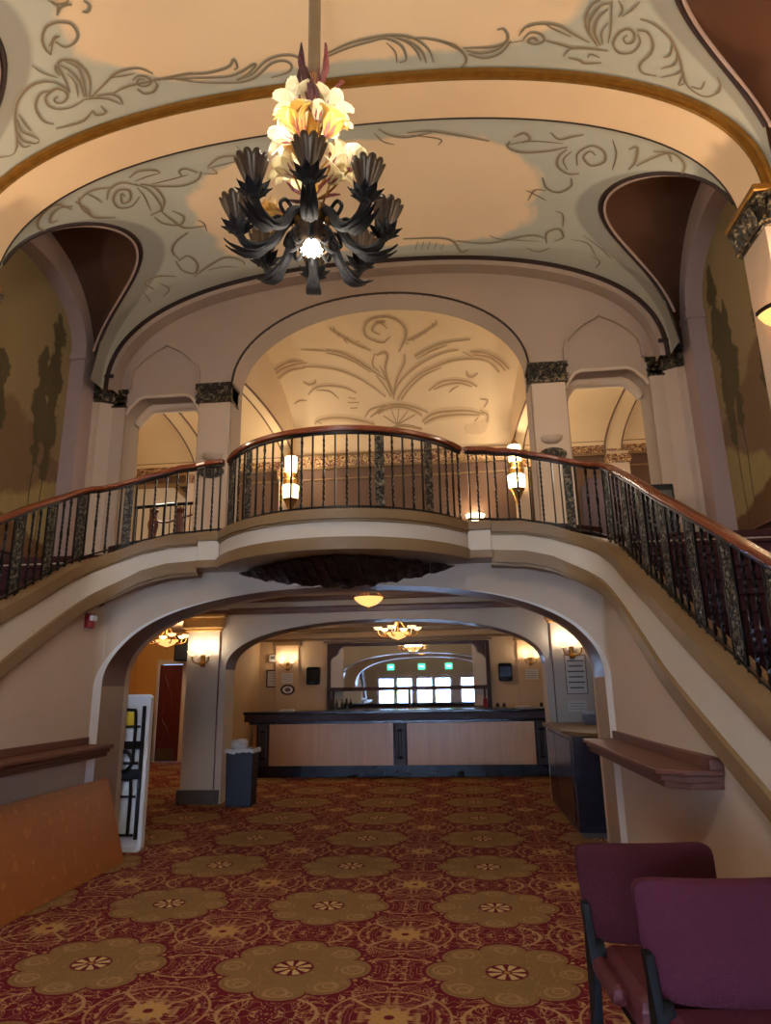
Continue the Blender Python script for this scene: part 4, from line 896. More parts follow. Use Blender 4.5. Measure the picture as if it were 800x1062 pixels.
def panel_mb(h=BH, w=0.075):
    m_ = MB().box(-w/2, w/2, -0.003, 0.003, 0.03, h-0.03)
    m_.box(-w/2-0.006, -w/2+0.004, -0.008, 0.008, 0, h).box(w/2-0.004, w/2+0.006, -0.008, 0.008, 0, h)
    for i, z in enumerate((0.10, 0.24, 0.38, 0.52, 0.65)):
        for s in (-1, 1):
            yy = s*0.006
            L = [(0.026*cos(a), yy, z+0.045*sin(a)) for a in [2*pi*k/10 for k in range(11)]]
            m_.tube(L, 0.005, 5)
            m_.sphere((0, yy, z), 0.013, 6, 4, (1, 0.7, 1.5)); m_.sphere((0, yy, z+0.068), 0.012, 6, 4, (1.7, 0.7, 0.8))
            m_.tube([(-0.022, yy, z+0.05), (-0.03, yy, z+0.07), (-0.012, yy, z+0.075)], 0.004, 4).tube([(0.022, yy, z+0.05), (0.03, yy, z+0.07), (0.012, yy, z+0.075)], 0.004, 4)
    return m_
_tw = twisted().build('baluster', M['iron'], smooth=True, autosmooth=30); _pl = plainbar().build('baluster', M['iron']); _pn = panel_mb().build('ornamental_panel', M['iron_relief'], smooth=True, autosmooth=35)
for o in (_tw, _pl, _pn): COL.objects.unlink(o)
def put(src, parent, x, y, z, a=0, h=None):
    o = src.copy(); COL.objects.link(o); o.parent = parent; o.location = (x, y, z); o.rotation_euler = (0, 0, a)
    if h: o.scale = (1, 1, h/BH)
    return o
def ang(P, s):   # direction of the path
    a = at_s(max(s-0.03, 0)); b = at_s(s+0.03); return atan2(b[1]-a[1], b[0]-a[0])
def stair_rail(sg, label):
    root = thing('stair_railing', label, 'railing', (sg*1.47, 6.40, 3.15))
    ox, oy, oz = root.location
    SE = 5.3; off = 0.09
    pts = [(1.262, 6.42), (1.37, 6.44)]; zs = [3.955, 3.952]; zb = [3.165, 3.165]; ss = [-0.2, -0.1]
    s = 0.0
    while s <= SE:
        x, y = at_s(s); a = ang(PL, s); nx, ny = -sin(a), cos(a)    # left of direction = away from the hall for the right side
        if s < 0.1: off_ = 0.065
        else: off_ = off
        pts.append((x+nx*off_*1.0, y+ny*off_)); zs.append(interp(s, ZRAIL)); zb.append(interp(s, ZTOP)+0.012); ss.append(s); s += 0.1
    pts = [(sg*x-ox, y-oy) for x, y in pts]
    zs = [z-oz for z in zs]; zb = [z-oz for z in zb]
    hr = MB().ribbonbox(pts, [z-0.055 for z in zs], zs, -0.038, 0.038); hr.build('handrail', M['rail_wood'], root, smooth=False, bevel=0.018)
    MB().ribbonbox(pts, [z-0.075 for z in zs], [z-0.055 for z in zs], -0.016, 0.016).build('top_bar', M['iron'], root)
    MB().ribbonbox(pts, [z+0.02 for z in zb], [z+0.038 for z in zb], -0.012, 0.012).build('bottom_bar', M['iron'], root)
    def place(s, src):
        k = None
        for i in range(len(ss)-1):
            if ss[i] <= s <= ss[i+1]: k = i; t = (s-ss[i])/(ss[i+1]-ss[i])
        if k is None: return
        x = pts[k][0]+(pts[k+1][0]-pts[k][0])*t; y = pts[k][1]+(pts[k+1][1]-pts[k][1])*t
        z0 = zb[k]+(zb[k+1]-zb[k])*t; z1 = zs[k]+(zs[k+1]-zs[k])*t
        a = atan2(pts[k+1][1]-pts[k][1], pts[k+1][0]-pts[k][0])
        put(src, root, x, y, z0, a, z1-z0-0.05)
    for i, s in enumerate((-0.17, -0.09, 0.01, 0.09, 0.2, 0.31, 0.42, 0.53, 0.63)): place(s, _tw if i % 2 else _pl)
    s = 0.76
    while s < SE-0.35:
        place(s, _pn); place(s-0.062, _pl); place(s+0.062, _pl); place(s+0.16, _tw); place(s+0.26, _tw); s += 0.42
stair_rail(-1, 'iron stair railing with mahogany handrail descending the left stair')
stair_rail(1, 'iron stair railing with mahogany handrail descending the right stair')
root = thing('balcony_railing', 'bowed iron railing with dark handrail on the central balcony front', 'railing', (0, 5.72, 3.14))
RR = 1.36
def arcp(a): return (RR*sin(a), BCY-RR*cos(a)-5.72)
arc = [arcp(-HA*1.03+2*HA*1.03*i/48) for i in range(49)]
MB().ribbonbox(arc, 0.765, 0.825, -0.038, 0.038).build('handrail', M['rail_wood'], root, bevel=0.018)
MB().ribbonbox(arc, 0.745, 0.765, -0.016, 0.016).build('top_bar', M['iron'], root)
MB().ribbonbox(arc, 0.03, 0.048, -0.012, 0.012).build('bottom_bar', M['iron'], root)
pa = [math.asin(v/RR) for v in (-1.12, -0.86, -0.46, 0.0, 0.46, 0.86, 1.12)]
pa = [math.asin(v/RR) for v in (-1.13, -0.86, 0.455, 0.90)]
nb = 27
for i in range(nb+1):
    a = -HA+2*HA*i/nb
    if min(abs(a-q) for q in pa) < 0.05: continue
    x, y = arcp(a); put(_tw if i % 2 else _pl, root, x, y, 0.0, a, 0.75)
for q in pa:
    x, y = arcp(q); put(_pn, root, x, y, 0.0, q, 0.75)

# ---- wall shelves on both sides
def shelf(sg, label):
    X = sg*2.5
    root = thing('wall_shelf', label, 'shelf', (X, 5.1, 1.05))
    def pl(d, cut, y0, y1):    # plan outline, clipped near corner
        return [(0.05*sg, y0), (-sg*d+sg*cut, y0), (-sg*d, y0+cut*0.8), (-sg*d, y1-0.03), (-sg*d+sg*0.03, y1), (0.05*sg, y1)]
    y0, y1 = (-1.20, 1.30) if sg < 0 else (-0.98, 1.40)
    MB().slab([pl(0.30, 0.13, y0, y1)], 0.03, 0.06, 'xy').build('shelf_board', M['dark_wood'], root, bevel=0.006)
    MB().slab([pl(0.275, 0.12, y0+0.02, y1-0.02)], -0.008, 0.03, 'xy').build('moulding', M['dark_wood'], root, bevel=0.008)
    MB().slab([pl(0.255, 0.12, y0+0.03, y1-0.03)], -0.045, -0.008, 'xy').build('moulding', M['dark_wood'], root, bevel=0.008)
    MB().box(min(0.05*sg, -0.03*sg), max(0.05*sg, -0.03*sg), y0, y1, 0.06, 0.125).build('back_board', M['dark_wood'], root, bevel=0.004)
shelf(-1, 'dark wooden wall shelf on the left wall above the leaning plywood sheet')
shelf(1, 'dark wooden wall shelf with moulded edge on the right wall behind the chairs')

# ---- plywood sheet leaning on the left wall
L, Hh = 2.44, 0.80
pw = MB().box(-L, 0, -0.009, 0.009, 0, Hh).build('plywood_sheet', M['plywood'])
pw.location = (-2.20, 6.74, 0.003); pw.rotation_euler = (radians(-17), 0, radians(90))
tag(pw, 'orange plywood sheet leaning against the left wall below the shelf', 'plywood')

# ---- folding table standing on end behind the left arch jamb
root = thing('folding_table', 'white folding table standing on end behind the left arch jamb', 'table', (-2.58, 7.16, 0.0))
def rrect(w, h, r, n=6):
    P = []
    for cx, cz, a0 in ((w/2-r, h-r, 0), (-w/2+r, h-r, 90), (-w/2+r, r, 180), (w/2-r, r, 270)):
        for k in range(n+1): a = radians(a0+90*k/n); P.append((cx+r*cos(a), cz+r*sin(a)))
    return P
tw, thh = 0.74, 1.56
MB().slab([rrect(tw, thh, 0.05)], 0.0, 0.045).build('tabletop', M['white'], root, bevel=0.008)
a_, b_ = rrect(tw, thh, 0.05), [(x*0.90, 0.04+z*0.949) for x, z in rrect(tw, thh, 0.04)]
MB().slab([a_, b_[::-1]], -0.035, 0.0).build('rim', M['white'], root, bevel=0.006)
f = MB()
for x in (-0.27, 0.0, 0.30): f.tube([(x, -0.03, 0.12), (x, -0.03, 1.44)], 0.02, 8)
f.build('frame_rail', M['black'], root)
for z0, z1 in ((0.16, 0.70), (0.86, 1.40)):
    q = MB(); q.tube(crom([(-0.22, -0.045, z0), (-0.22, -0.05, z1-0.06), (-0.16, -0.05, z1), (0.16, -0.05, z1), (0.22, -0.05, z1-0.06), (0.22, -0.045, z0)], 4), 0.017, 8)
    q.tube([(-0.27, -0.03, z0), (0.27, -0.03, z0)], 0.014, 8).tube([(-0.27, -0.035, (z0+z1)/2+0.1), (0.27, -0.035, (z0+z1)/2+0.1)], 0.012, 8)
    q.build('folding_leg', M['black'], root, smooth=True)
f = MB().box(-0.31, 0.31, -0.05, -0.01, 0.70, 0.80).box(-0.31, 0.31, -0.05, -0.01, 1.00, 1.08); f.build('cross_bar', M['black'], root, bevel=0.004)
f = MB().tube(crom([(0.05, -0.06, 0.98), (0.16, -0.06, 0.97), (0.22, -0.06, 0.88), (0.16, -0.06, 0.79), (0.05, -0.06, 0.78)], 5), 0.02, 8); f.build('latch_loop', M['black'], root, smooth=True)
MB().box(0.10, 0.21, -0.006, -0.001, 1.24, 1.38).build('sticker', M['yellow'], root)['label'] = 'yellow sticker'

# ---- fire alarm on the left wall
root = thing('fire_alarm', 'red and white fire alarm strobe high on the left wall', 'fire alarm', (-2.5, 6.22, 2.27))
MB().box(0.0, 0.04, -0.06, 0.06, -0.07, 0.07).build('back_box', M['red'], root, bevel=0.006)
MB().box(0.04, 0.075, -0.05, 0.05, 0.0, 0.055).build('strobe', M['white'], root, bevel=0.012)
MB().box(0.04, 0.06, -0.045, 0.045, -0.06, -0.01).build('horn_grille', M['red'], root, bevel=0.006)

# ---- dustbin by the left column
root = thing('trash_bin', 'dark blue grey rectangular bin with liner beside the left column', 'bin', (-2.03, 9.86, 0))
def frus(w0, d0, w1, d1, z0, z1):
    m_ = MB(); P = [(-w0, -d0, z0), (w0, -d0, z0), (w0, d0, z0), (-w0, d0, z0), (-w1, -d1, z1), (w1, -d1, z1), (w1, d1, z1), (-w1, d1, z1)]
    return m_.add(P, [(3, 2, 1, 0), (0, 1, 5, 4), (1, 2, 6, 5), (2, 3, 7, 6), (3, 0, 4, 7)])
b = frus(0.185, 0.135, 0.20, 0.15, 0, 0.76).build('bin_body', M['charcoal'], root, bevel=0.015); sm = b.modifiers.new('s', 'SOLIDIFY'); sm.thickness = 0.01
b = MB().slab([[(-0.215, -0.165), (0.215, -0.165), (0.215, 0.165), (-0.215, 0.165)], [(-0.185, -0.135), (-0.185, 0.135), (0.185, 0.135), (0.185, -0.135)]], 0.72, 0.755, 'xy').build('rim', M['charcoal'], root, bevel=0.006)
G = []
rr = random.Random(3)
for i in range(37):
    a = 2*pi*i/36; c, s_ = cos(a), sin(a); k = 1/max(abs(c)/0.222, abs(s_)/0.172); j = rr.uniform(-0.008, 0.008) if i < 36 else 0
    G.append([(c*(k-0.05), s_*(k-0.05), 0.70), (c*(k-0.03), s_*(k-0.03), 0.765+j), (c*(k+0.004), s_*(k+0.004), 0.77+j), (c*(k+0.012+j*0.6), s_*(k+0.012), 0.715+j*2.4)])
MB().grid(G).build('bin_liner', M['bag'], root, smooth=True)
tag((lambda o: o)(MB().sphere((0, 0, 0), 0.11, 16, 10, (1.2, 0.9, 0.75)).sphere((0.05, -0.03, 0.05), 0.07, 12, 8, (1.3, 1, 0.8)).sphere((-0.07, 0.02, 0.03), 0.06, 12, 8).build('crumpled_bag', M['bag'], None, (-2.08, 9.86, 0.80), smooth=True)), 'crumpled white bag lying on top of the bin', 'bag')

# ---- bar counter
root = thing('bar_counter', 'long birch fronted bar counter with dark top beyond the inner arch', 'bar', (-0.05, 12.8, 0))
x0, x1 = -2.72, 2.9
MB().box(x0, x1, 0.02, 0.6, 0.2, 0.97).build('counter_body', M['dark_wood_x'], root)
q = MB().box(x0-0.16, x1+0.1, -0.14, 0.7, 1.12, 1.17); q.build('counter_top', M['black_gloss'], root, bevel=0.01)
MB().box(x0-0.14, x1+0.1, -0.12, 0.68, 0.99, 1.12).build('edge_band', M['dark_wood_x'], root, bevel=0.012)
MB().box(x0-0.06, x1+0.1, -0.05, 0.62, 0.94, 0.99).build('moulding', M['black_gloss'], root, bevel=0.006)
MB().box(x0+0.04, x1, -0.01, 0.55, 0, 0.2).build('kick_board', M['black_gloss'], root)
for a, b in ((x0, -2.64), (-2.40, -0.06), (0.20, 2.52), (2.76, x1)):
    MB().box(a, b, 0.0, 0.03, 0.2, 0.94).build('front_panel', M['bar_front'], root, bevel=0.004)
for xc in (-2.52, 0.07, 2.64):
    p = MB().box(xc-0.12, xc-0.085, -0.03, 0.03, 0.2, 0.94).box(xc+0.085, xc+0.12, -0.03, 0.03, 0.2, 0.94).build('pilaster', M['dark_wood_x'], root, bevel=0.004)
    o = MB().box(xc-0.05, xc+0.05, -0.012, 0.03, 0.30, 0.84).box(xc-0.085, xc+0.085, 0.0, 0.03, 0.2, 0.94)
    o.build('inset', M['base_dark'], p)
    o = MB()
    for z in (0.33, 0.81):
        o.sphere((xc, -0.02, z), 0.03, 10, 6, (1, 0.7, 1)); o.sphere((xc-0.04, -0.02, z), 0.02, 8, 6); o.sphere((xc+0.04, -0.02, z), 0.02, 8, 6)
    o.tube([(xc-0.025, -0.02, 0.33), (xc-0.025, -0.02, 0.81)], 0.008, 6).tube([(xc+0.025, -0.02, 0.33), (xc+0.025, -0.02, 0.81)], 0.008, 6)
    o.build('rosette', M['iron'], p, smooth=True)

# ---- back bar with mirror
root = thing('bar_mirror', 'wide framed mirror on the wall behind the bar', 'mirror', (0.0, 15.55, 1.10))
MB().box(-1.78, 1.80, -0.0, 0.02, 0.02, 1.42).build('glass', M['mirror'], root)
q = MB().box(-1.86, -1.78, -0.05, 0.04, 0, 1.48).box(1.80, 1.88, -0.05, 0.04, 0, 1.48).box(-1.78, 1.80, -0.05, 0.04, 1.41, 1.48).box(-1.78, 1.80, -0.05, 0.04, 0.0, 0.03)
q.build('frame', M['dark_wood_x'], root, bevel=0.008)
for sg in (-1, 1):
    c = sg*1.79
    pts = [(c, 1.42), (c-sg*0.30, 1.42), (c-sg*0.20, 1.33), (c-sg*0.17, 1.24), (c-sg*0.05, 1.16), (c, 1.08)]
    MB().slab([pts], -0.04, 0.0).build('corner_bracket', M['dark_wood_x'], root, bevel=0.004)
    pts = [(c-sg*0.005, 1.05), (c-sg*0.005, 0.05), (c-sg*0.30, 0.05), (c-sg*0.30, 1.38), (c-sg*0.24, 1.36), (c-sg*0.19, 1.22), (c-sg*0.06, 1.14)]
    MB().slab([pts], -0.022, -0.004).build('side_panel', M['plaster_white'], root)['label'] = 'pale panel at the mirror edge'
t = thing('bar_shelf', 'dark ledge running across the lower part of the bar mirror', 'shelf', (0, 15.4, 1.56))
MB().box(-1.77, 1.79, -0.1, 0.09, -0.055, 0.03).build('ledge', M['dark_wood_x'], t, bevel=0.006)
for x in (-1.7, 0.03, 1.72): MB().box(x-0.02, x+0.02, -0.05, 0.09, -0.49, -0.055).build('post', M['dark_wood_x'], t)
t = thing('back_counter', 'low dark counter against the wall under the bar mirror', 'counter', (0.3, 15.3, 0))
MB().box(-3.6, 3.7, -0.3, 0.28, 0, 1.02).build('cabinet', M['dark_wood_x'], t)
MB().box(-3.62, 3.72, -0.33, 0.28, 1.02, 1.06).build('counter_top', M['steel'], t, bevel=0.004)
bot = [(0.0, 0), (0.035, 0), (0.037, 0.02), (0.037, 0.16), (0.03, 0.19), (0.014, 0.22), (0.013, 0.28), (0.0, 0.285)]
spots = [(-1.72, 'bottle at the left end below the mirror'), (-1.60, 'second bottle from the left below the mirror'), (-1.47, 'third bottle from the left below the mirror'), (-1.36, 'fourth bottle from the left below the mirror')]
for x, l in spots:
    tag(MB().lathe(bot, n=14).build('bottle', M['bottle'], None, (x, 15.28, 1.06), smooth=True), 'dark glass '+l, 'bottle', 'bottles below the bar mirror')
tag(MB().lathe([(0, 0), (0.045, 0), (0.05, 0.12), (0.048, 0.24), (0.03, 0.25), (0, 0.25)], n=16).build('red_canister', M['red'], None, (1.72, 15.25, 1.06), smooth=True), 'red canister at the right end below the bar mirror', 'canister')
for x, l in ((1.98, 'small dark jar next to the red canister'), (2.12, 'small dark jar left of the napkin stack'), (2.92, 'small dark jar right of the napkin stack'),):
    tag(MB().lathe([(0, 0), (0.035, 0), (0.04, 0.08), (0.03, 0.12), (0.03, 0.14), (0, 0.14)], n=12).build('jar', M['bottle'], None, (x, 15.2, 1.06), smooth=True), l+' on the back counter', 'jar')
n = MB(); 
for k in range(4): n.box(2.28+k*0.03, 2.72-k*0.02, 15.1, 15.3, 1.06+k*0.02, 1.078+k*0.02)
tag(n.build('napkin_stack', M['paper'], bevel=0.003), 'stack of white napkins on the right of the back counter', 'napkins')
n = MB().box(-2.32, -2.05, 13.0, 13.2, 1.17, 1.19).box(-2.30, -2.08, 13.02, 13.18, 1.19, 1.205)
tag(n.build('paper_pad', M['paper'], bevel=0.003), 'small white pad lying on the left of the bar top', 'paper')

# ---- wall mounted dispensers
def disp(x, label):
    t = thing('paper_towel_dispenser', label, 'dispenser', (x, 15.6, 1.66))
    G = MB().slab([rrect(0.30, 0.40, 0.05, 4)], -0.16, 0.0); G.build('housing', M['black'], t, bevel=0.02)
    MB().box(-0.13, 0.13, -0.172, -0.16, 0.10, 0.33).build('window', M['black_gloss'], t, bevel=0.01)
    MB().box(-0.06, 0.06, -0.175, -0.16, 0.03, 0.07).build('lever', M['charcoal'], t, bevel=0.006)
disp(-2.19, 'black towel dispenser on the wall left of the bar mirror')
disp(2.21, 'black towel dispenser on the wall right of the bar mirror')

# ---- frames and notices
def frame(name, x, y, z, w, h, label, cat, fm, lines=5, oval=False, th=0.03, fw=0.03):
    t = thing(name, label, cat, (x, y, z))
    if oval:
        o = [(w/2*cos(2*pi*i/32), h/2*sin(2*pi*i/32)) for i in range(32)]; i_ = [(a*0.72, b*0.66) for a, b in o]
        MB().slab([o, i_[::-1]], -th, 0).build('frame', fm, t, bevel=0.005); MB().slab([i_], -th*0.5, 0).build('mat', M['paper'], t)
        MB().slab([[(a*0.4, b*0.4) for a, b in o]], -th*0.55, -th*0.5).build('print', M['ink'], t)
        return t
    if fm:
        MB().slab([[(-w/2, -h/2), (w/2, -h/2), (w/2, h/2), (-w/2, h/2)], [(-w/2+fw, -h/2+fw), (-w/2+fw, h/2-fw), (w/2-fw, h/2-fw), (w/2-fw, -h/2+fw)]], -th, 0).build('frame', fm, t, bevel=0.004)
        w -= 2*fw; h -= 2*fw
    MB().box(-w/2, w/2, -0.008, 0, -h/2, h/2).build('sheet', M['paper'], t)
    q = MB()
    for k in range(lines):
        z_ = h/2-h*(k+1)/(lines+1); ww = w*(0.36 if k % 2 else 0.42); q.box(-ww, ww, -0.0095, -0.008, z_-h*0.018, z_+h*0.018)
    q.build('print', M['ink'], t); return t
frame('picture_frame', -3.17, 15.6, 1.82, 0.30, 0.40, 'dark framed certificate on the wall left of the bar sconce', 'picture', M['dark_wood_x'])
frame('oval_plaque', -2.79, 15.54, 1.56, 0.34, 0.24, 'dark oval plaque with pale centre below the left bar sconce', 'plaque', M['dark_wood_x'], oval=True)
frame('wall_notice', -2.81, 15.54, 1.82, 0.26, 0.22, 'white notice sheet taped under the left bar sconce', 'notice', None, 4)
frame('wall_notice', 2.80, 15.54, 1.80, 0.28, 0.22, 'white notice sheet taped under the right bar sconce', 'notice', None, 4)
t = thing('thermostat', 'small pale box high on the wall above the framed certificate', 'thermostat', (-3.17, 15.6, 2.28))
MB().box(-0.09, 0.09, -0.05, 0, -0.08, 0.08).build('housing', M['paper'], t, bevel=0.01); MB().box(-0.05, 0.05, -0.055, -0.05, -0.02, 0.05).build('display', M['ink'], t)
frame('menu_board', 2.80, 9.975, 1.72, 0.30, 0.55, 'grey framed menu board on the right column below its sconce', 'board', M['tan_trim'], 6, fw=0.012, th=0.012)
frame('wall_notice', 2.78, 9.972, 1.28, 0.26, 0.15, 'small sheet taped on the right column below the menu board', 'notice', None, 3)

# ---- black side counter by the right jamb
t = thing('side_counter', 'tall black side counter with tan top inside the right arch jamb', 'counter', (2.62, 9.0, 0))
MB().box(-0.30, 0.40, -1.20, 0.86, 0.06, 1.03).build('cabinet', M['black_gloss'], t, bevel=0.006)
MB().box(-0.26, 0.40, -1.16, 0.84, 0, 0.06).build('plinth', M['base_dark'], t)
MB().slab([[(-0.36, -0.9), (-0.10, -1.32), (0.40, -1.32), (0.40, 0.87), (-0.36, 0.87)]], 1.03, 1.07, 'xy').build('counter_top', M['tan_trim'], t, bevel=0.004)
MB().box(-0.31, -0.30, -1.05, 0.1, 0.14, 0.98).build('door', M['black_gloss'], t); MB().box(-0.31, -0.30, 0.14, 0.82, 0.14, 0.98).build('door', M['black_gloss'], t)
t = thing('napkin_holder', 'small white and steel napkin holder on the black side counter', 'napkin holder', (2.80, 9.3, 1.07))
MB().box(-0.08, 0.08, -0.05, 0.05, 0, 0.012).box(-0.08, 0.08, -0.05, -0.04, 0, 0.13).box(-0.08, 0.08, 0.04, 0.05, 0, 0.13).build('holder', M['steel'], t, bevel=0.003)
MB().box(-0.07, 0.07, -0.035, 0.035, 0.012, 0.16).build('napkins', M['paper'], t, bevel=0.004)

# ---- maroon doors, far left
t = thing('swing_door', 'maroon panelled swing door standing open at the far left back', 'door', (-5.90, 15.58, 0))
dp = MB().box(0, 0.56, -0.045, 0, 0.02, 2.18).build('door_leaf', M['door_red'], t, bevel=0.006)
q = MB()
for z0, z1 in ((0.35, 0.95), (1.05, 1.95)):
    q.tube(crom([(0.10, -0.05, z0), (0.22, -0.055, (z0+z1)/2), (0.40, -0.05, z1)], 5), 0.012, 6).tube(crom([(0.40, -0.05, z0), (0.30, -0.055, (z0+z1)/2), (0.12, -0.05, z1)], 5), 0.012, 6)
q.build('carved_moulding', M['door_red'], dp, smooth=True)
MB().box(0.03, 0.47, -0.052, -0.045, 0.04, 0.30).build('kick_plate', M['base_dark'], dp)
q = MB().box(-5.33, -5.2, 15.5, 15.6, 0, 2.26).box(-5.98, -5.92, 15.55, 15.6, 0, 2.2).box(-5.98, -4.70, 15.55, 15.6, 2.2, 2.3)
struct(q.build('trim_39', M['plaster_white'], bevel=0.006))
struct(MB().box(-6.45, -5.99, 15.35, 15.6, 0, 1.05).build('wall_wainscot', M['dark_wood_x'], bevel=0.01))
t = thing('wall_speaker', 'black box loudspeaker mounted above the maroon door', 'speaker', (-5.0, 15.0, 2.24))
MB().box(-0.28, 0.28, -0.18, 0.2, 0, 0.56).build('housing', M['black'], t, bevel=0.02); MB().box(-0.24, 0.24, -0.19, -0.18, 0.04, 0.52).build('grille', M['charcoal'], t)

# ---- exit signs on the entrance wall (seen in the mirror)
def exit_sign(x, label):
    t = thing('exit_sign', label, 'exit sign', (x, YW, 2.55))
    MB().box(-0.18, 0.18, 0.0, 0.06, -0.15, 0.15).build('housing', M['white'], t, bevel=0.006)
    MB().box(-0.17, 0.17, 0.06, 0.064, -0.14, 0.14).build('face', M['exit_face'], t)
    cu = bpy.data.curves.new('exit', 'FONT'); cu.body = 'EXIT'; cu.size = 0.12; cu.align_x = 'CENTER'; cu.align_y = 'CENTER'; cu.extrude = 0.002
    to = bpy.data.objects.new('tmp', cu); me = bpy.data.meshes.new_from_object(to); bpy.data.objects.remove(to)
    me.materials.clear(); me.materials.append(M['exit_text'])
    o = bpy.data.objects.new('lettering', me); COL.objects.link(o); o.parent = t; o.location = (0, 0.067, 0); o.rotation_euler = (pi/2, 0, pi)
exit_sign(-2.2, 'green exit sign reflected left in the bar mirror, over the entrance')
exit_sign(-0.6, 'green exit sign reflected at the middle of the bar mirror')
exit_sign(0.8, 'green exit sign reflected right in the bar mirror, over the entrance')

# ---- sconces with two alabaster cups
def cup_prof(r, h): return [(0.0, 0), (r*0.3, 0.004), (r*0.7, h*0.35), (r*0.95, h*0.8), (r, h), (r*0.96, h), (r*0.66, h*0.42), (r*0.3, 0.012), (0, 0.012)]
def sconce(loc, label, group, power, w=0.13, r=0.078):
    t = thing('wall_sconce', label, 'sconce', loc, 0, group)
    MB().lathe([(0, 0), (0.035, 0.0), (0.045, 0.02), (0.03, 0.05), (0.02, 0.09), (0, 0.1)], (0, -0.03, -0.14), 14).box(-0.035, 0.035, -0.015, 0.0, -0.16, 0.02).build('back_plate', M['brass'], t, smooth=True, autosmooth=35)
    for s in (-1, 1):
        MB().tube(crom([(0, -0.04, -0.08), (s*w*0.4, -0.08, -0.11), (s*w*0.9, -0.11, -0.07), (s*w, -0.12, -0.005)], 5), 0.010, 8).build('arm', M['brass'], t, smooth=True)
        c = MB().lathe(cup_prof(r, 0.075), (s*w, -0.12, 0), 20).build('cup', M['lit_shade'], t, smooth=True)
        l = point_light('bulb_light', (s*w, -0.12, 0.14), power, WARM2, 0.03, t)
    return t
sconce((-2.73, 9.96, 2.09), 'lit two cup brass sconce on the left column by the bin', 'lobby sconces', P_SC)
sconce((2.76, 9.96, 2.09), 'lit two cup brass sconce on the right column above the side counter', 'lobby sconces', P_SC)
sconce((-2.80, 15.53, 2.15), 'lit two cup brass sconce on the bar wall left of the mirror', 'lobby sconces', P_SC)
sconce((2.79, 15.53, 2.15), 'lit two cup brass sconce on the bar wall right of the mirror', 'lobby sconces', P_SC)

# ---- small ceiling bowl and two bowl chandeliers of the lower room
t = thing('pendant_bowl', 'single amber glass pendant bowl just behind the wide arch', 'ceiling lamp', (0.0, 8.5, 2.95))
MB().lathe([(0, -0.36), (0.015, -0.355), (0.10, -0.325), (0.17, -0.27), (0.19, -0.235), (0.185, -0.235), (0.16, -0.265), (0.1, -0.31), (0, -0.335)], n=28).build('bowl', M['lit_bowl'], t, smooth=True)
q = MB().lathe([(0, 0), (0.05, 0), (0.045, -0.03), (0, -0.035)], n=16).lathe([(0, -0.42), (0.012, -0.41), (0.02, -0.385), (0.01, -0.355), (0, -0.35)], n=12)
q.tube([(0, 0, -0.02), (0, 0, -0.35)], 0.006, 6)
for k in range(3): a = 2*pi*k/3; q.tube([(0, 0, -0.03), (0.18*cos(a), 0.18*sin(a), -0.24)], 0.003, 5)
q.build('fitting', M['brass'], t, smooth=True)
point_light('bulb_light', (0, 0, -0.20), P_PEND, WARM, 0.05, t)
def bowl_chandelier(loc, label, rot=0.3):
    t = thing('bowl_chandelier', label, 'chandelier', loc, rot, 'bowl chandeliers of the lower room')
    MB().lathe([(0, -0.48), (0.02, -0.475), (0.14, -0.43), (0.22, -0.36), (0.23, -0.34), (0.225, -0.34), (0.2, -0.365), (0.13, -0.41), (0, -0.45)], n=28).build('bowl', M['lit_bowl'], t, smooth=True)
    q = MB().lathe([(0, 0), (0.07, 0), (0.06, -0.03), (0.02, -0.05), (0, -0.05)], n=16).tube([(0, 0, -0.03), (0, 0, -0.44)], 0.012, 8).lathe([(0, -0.54), (0.012, -0.53), (0.02, -0.5), (0, -0.47)], n=12)
    for k in range(3): a = 2*pi*k/3; q.tube([(0, 0, -0.05), (0.21*cos(a), 0.21*sin(a), -0.34)], 0.005, 5)
    q.build('stem', M['brass'], t, smooth=True)
    for k in range(6):
        a = 2*pi*k/6; c, s = cos(a), sin(a)
        MB().tube(crom([(0.18*c, 0.18*s, -0.38), (0.28*c, 0.28*s, -0.42), (0.38*c, 0.38*s, -0.38), (0.40*c, 0.40*s, -0.30)], 4), 0.011, 7).build('arm', M['brass'], t, smooth=True)
        MB().lathe(cup_prof(0.085, 0.065), (0.40*c, 0.40*s, -0.30), 18).build('cup', M['lit_shade'], t, smooth=True)
    point_light('bulb_light', (0, 0, -0.22), P_CH2, WARM, 0.25, t)
bowl_chandelier((0.0, 13.05, 2.95), 'lit six cup amber bowl chandelier in front of the bar mirror')
bowl_chandelier((-4.75, 13.2, 2.93), 'lit six cup amber bowl chandelier in the far left side room', 0.1)

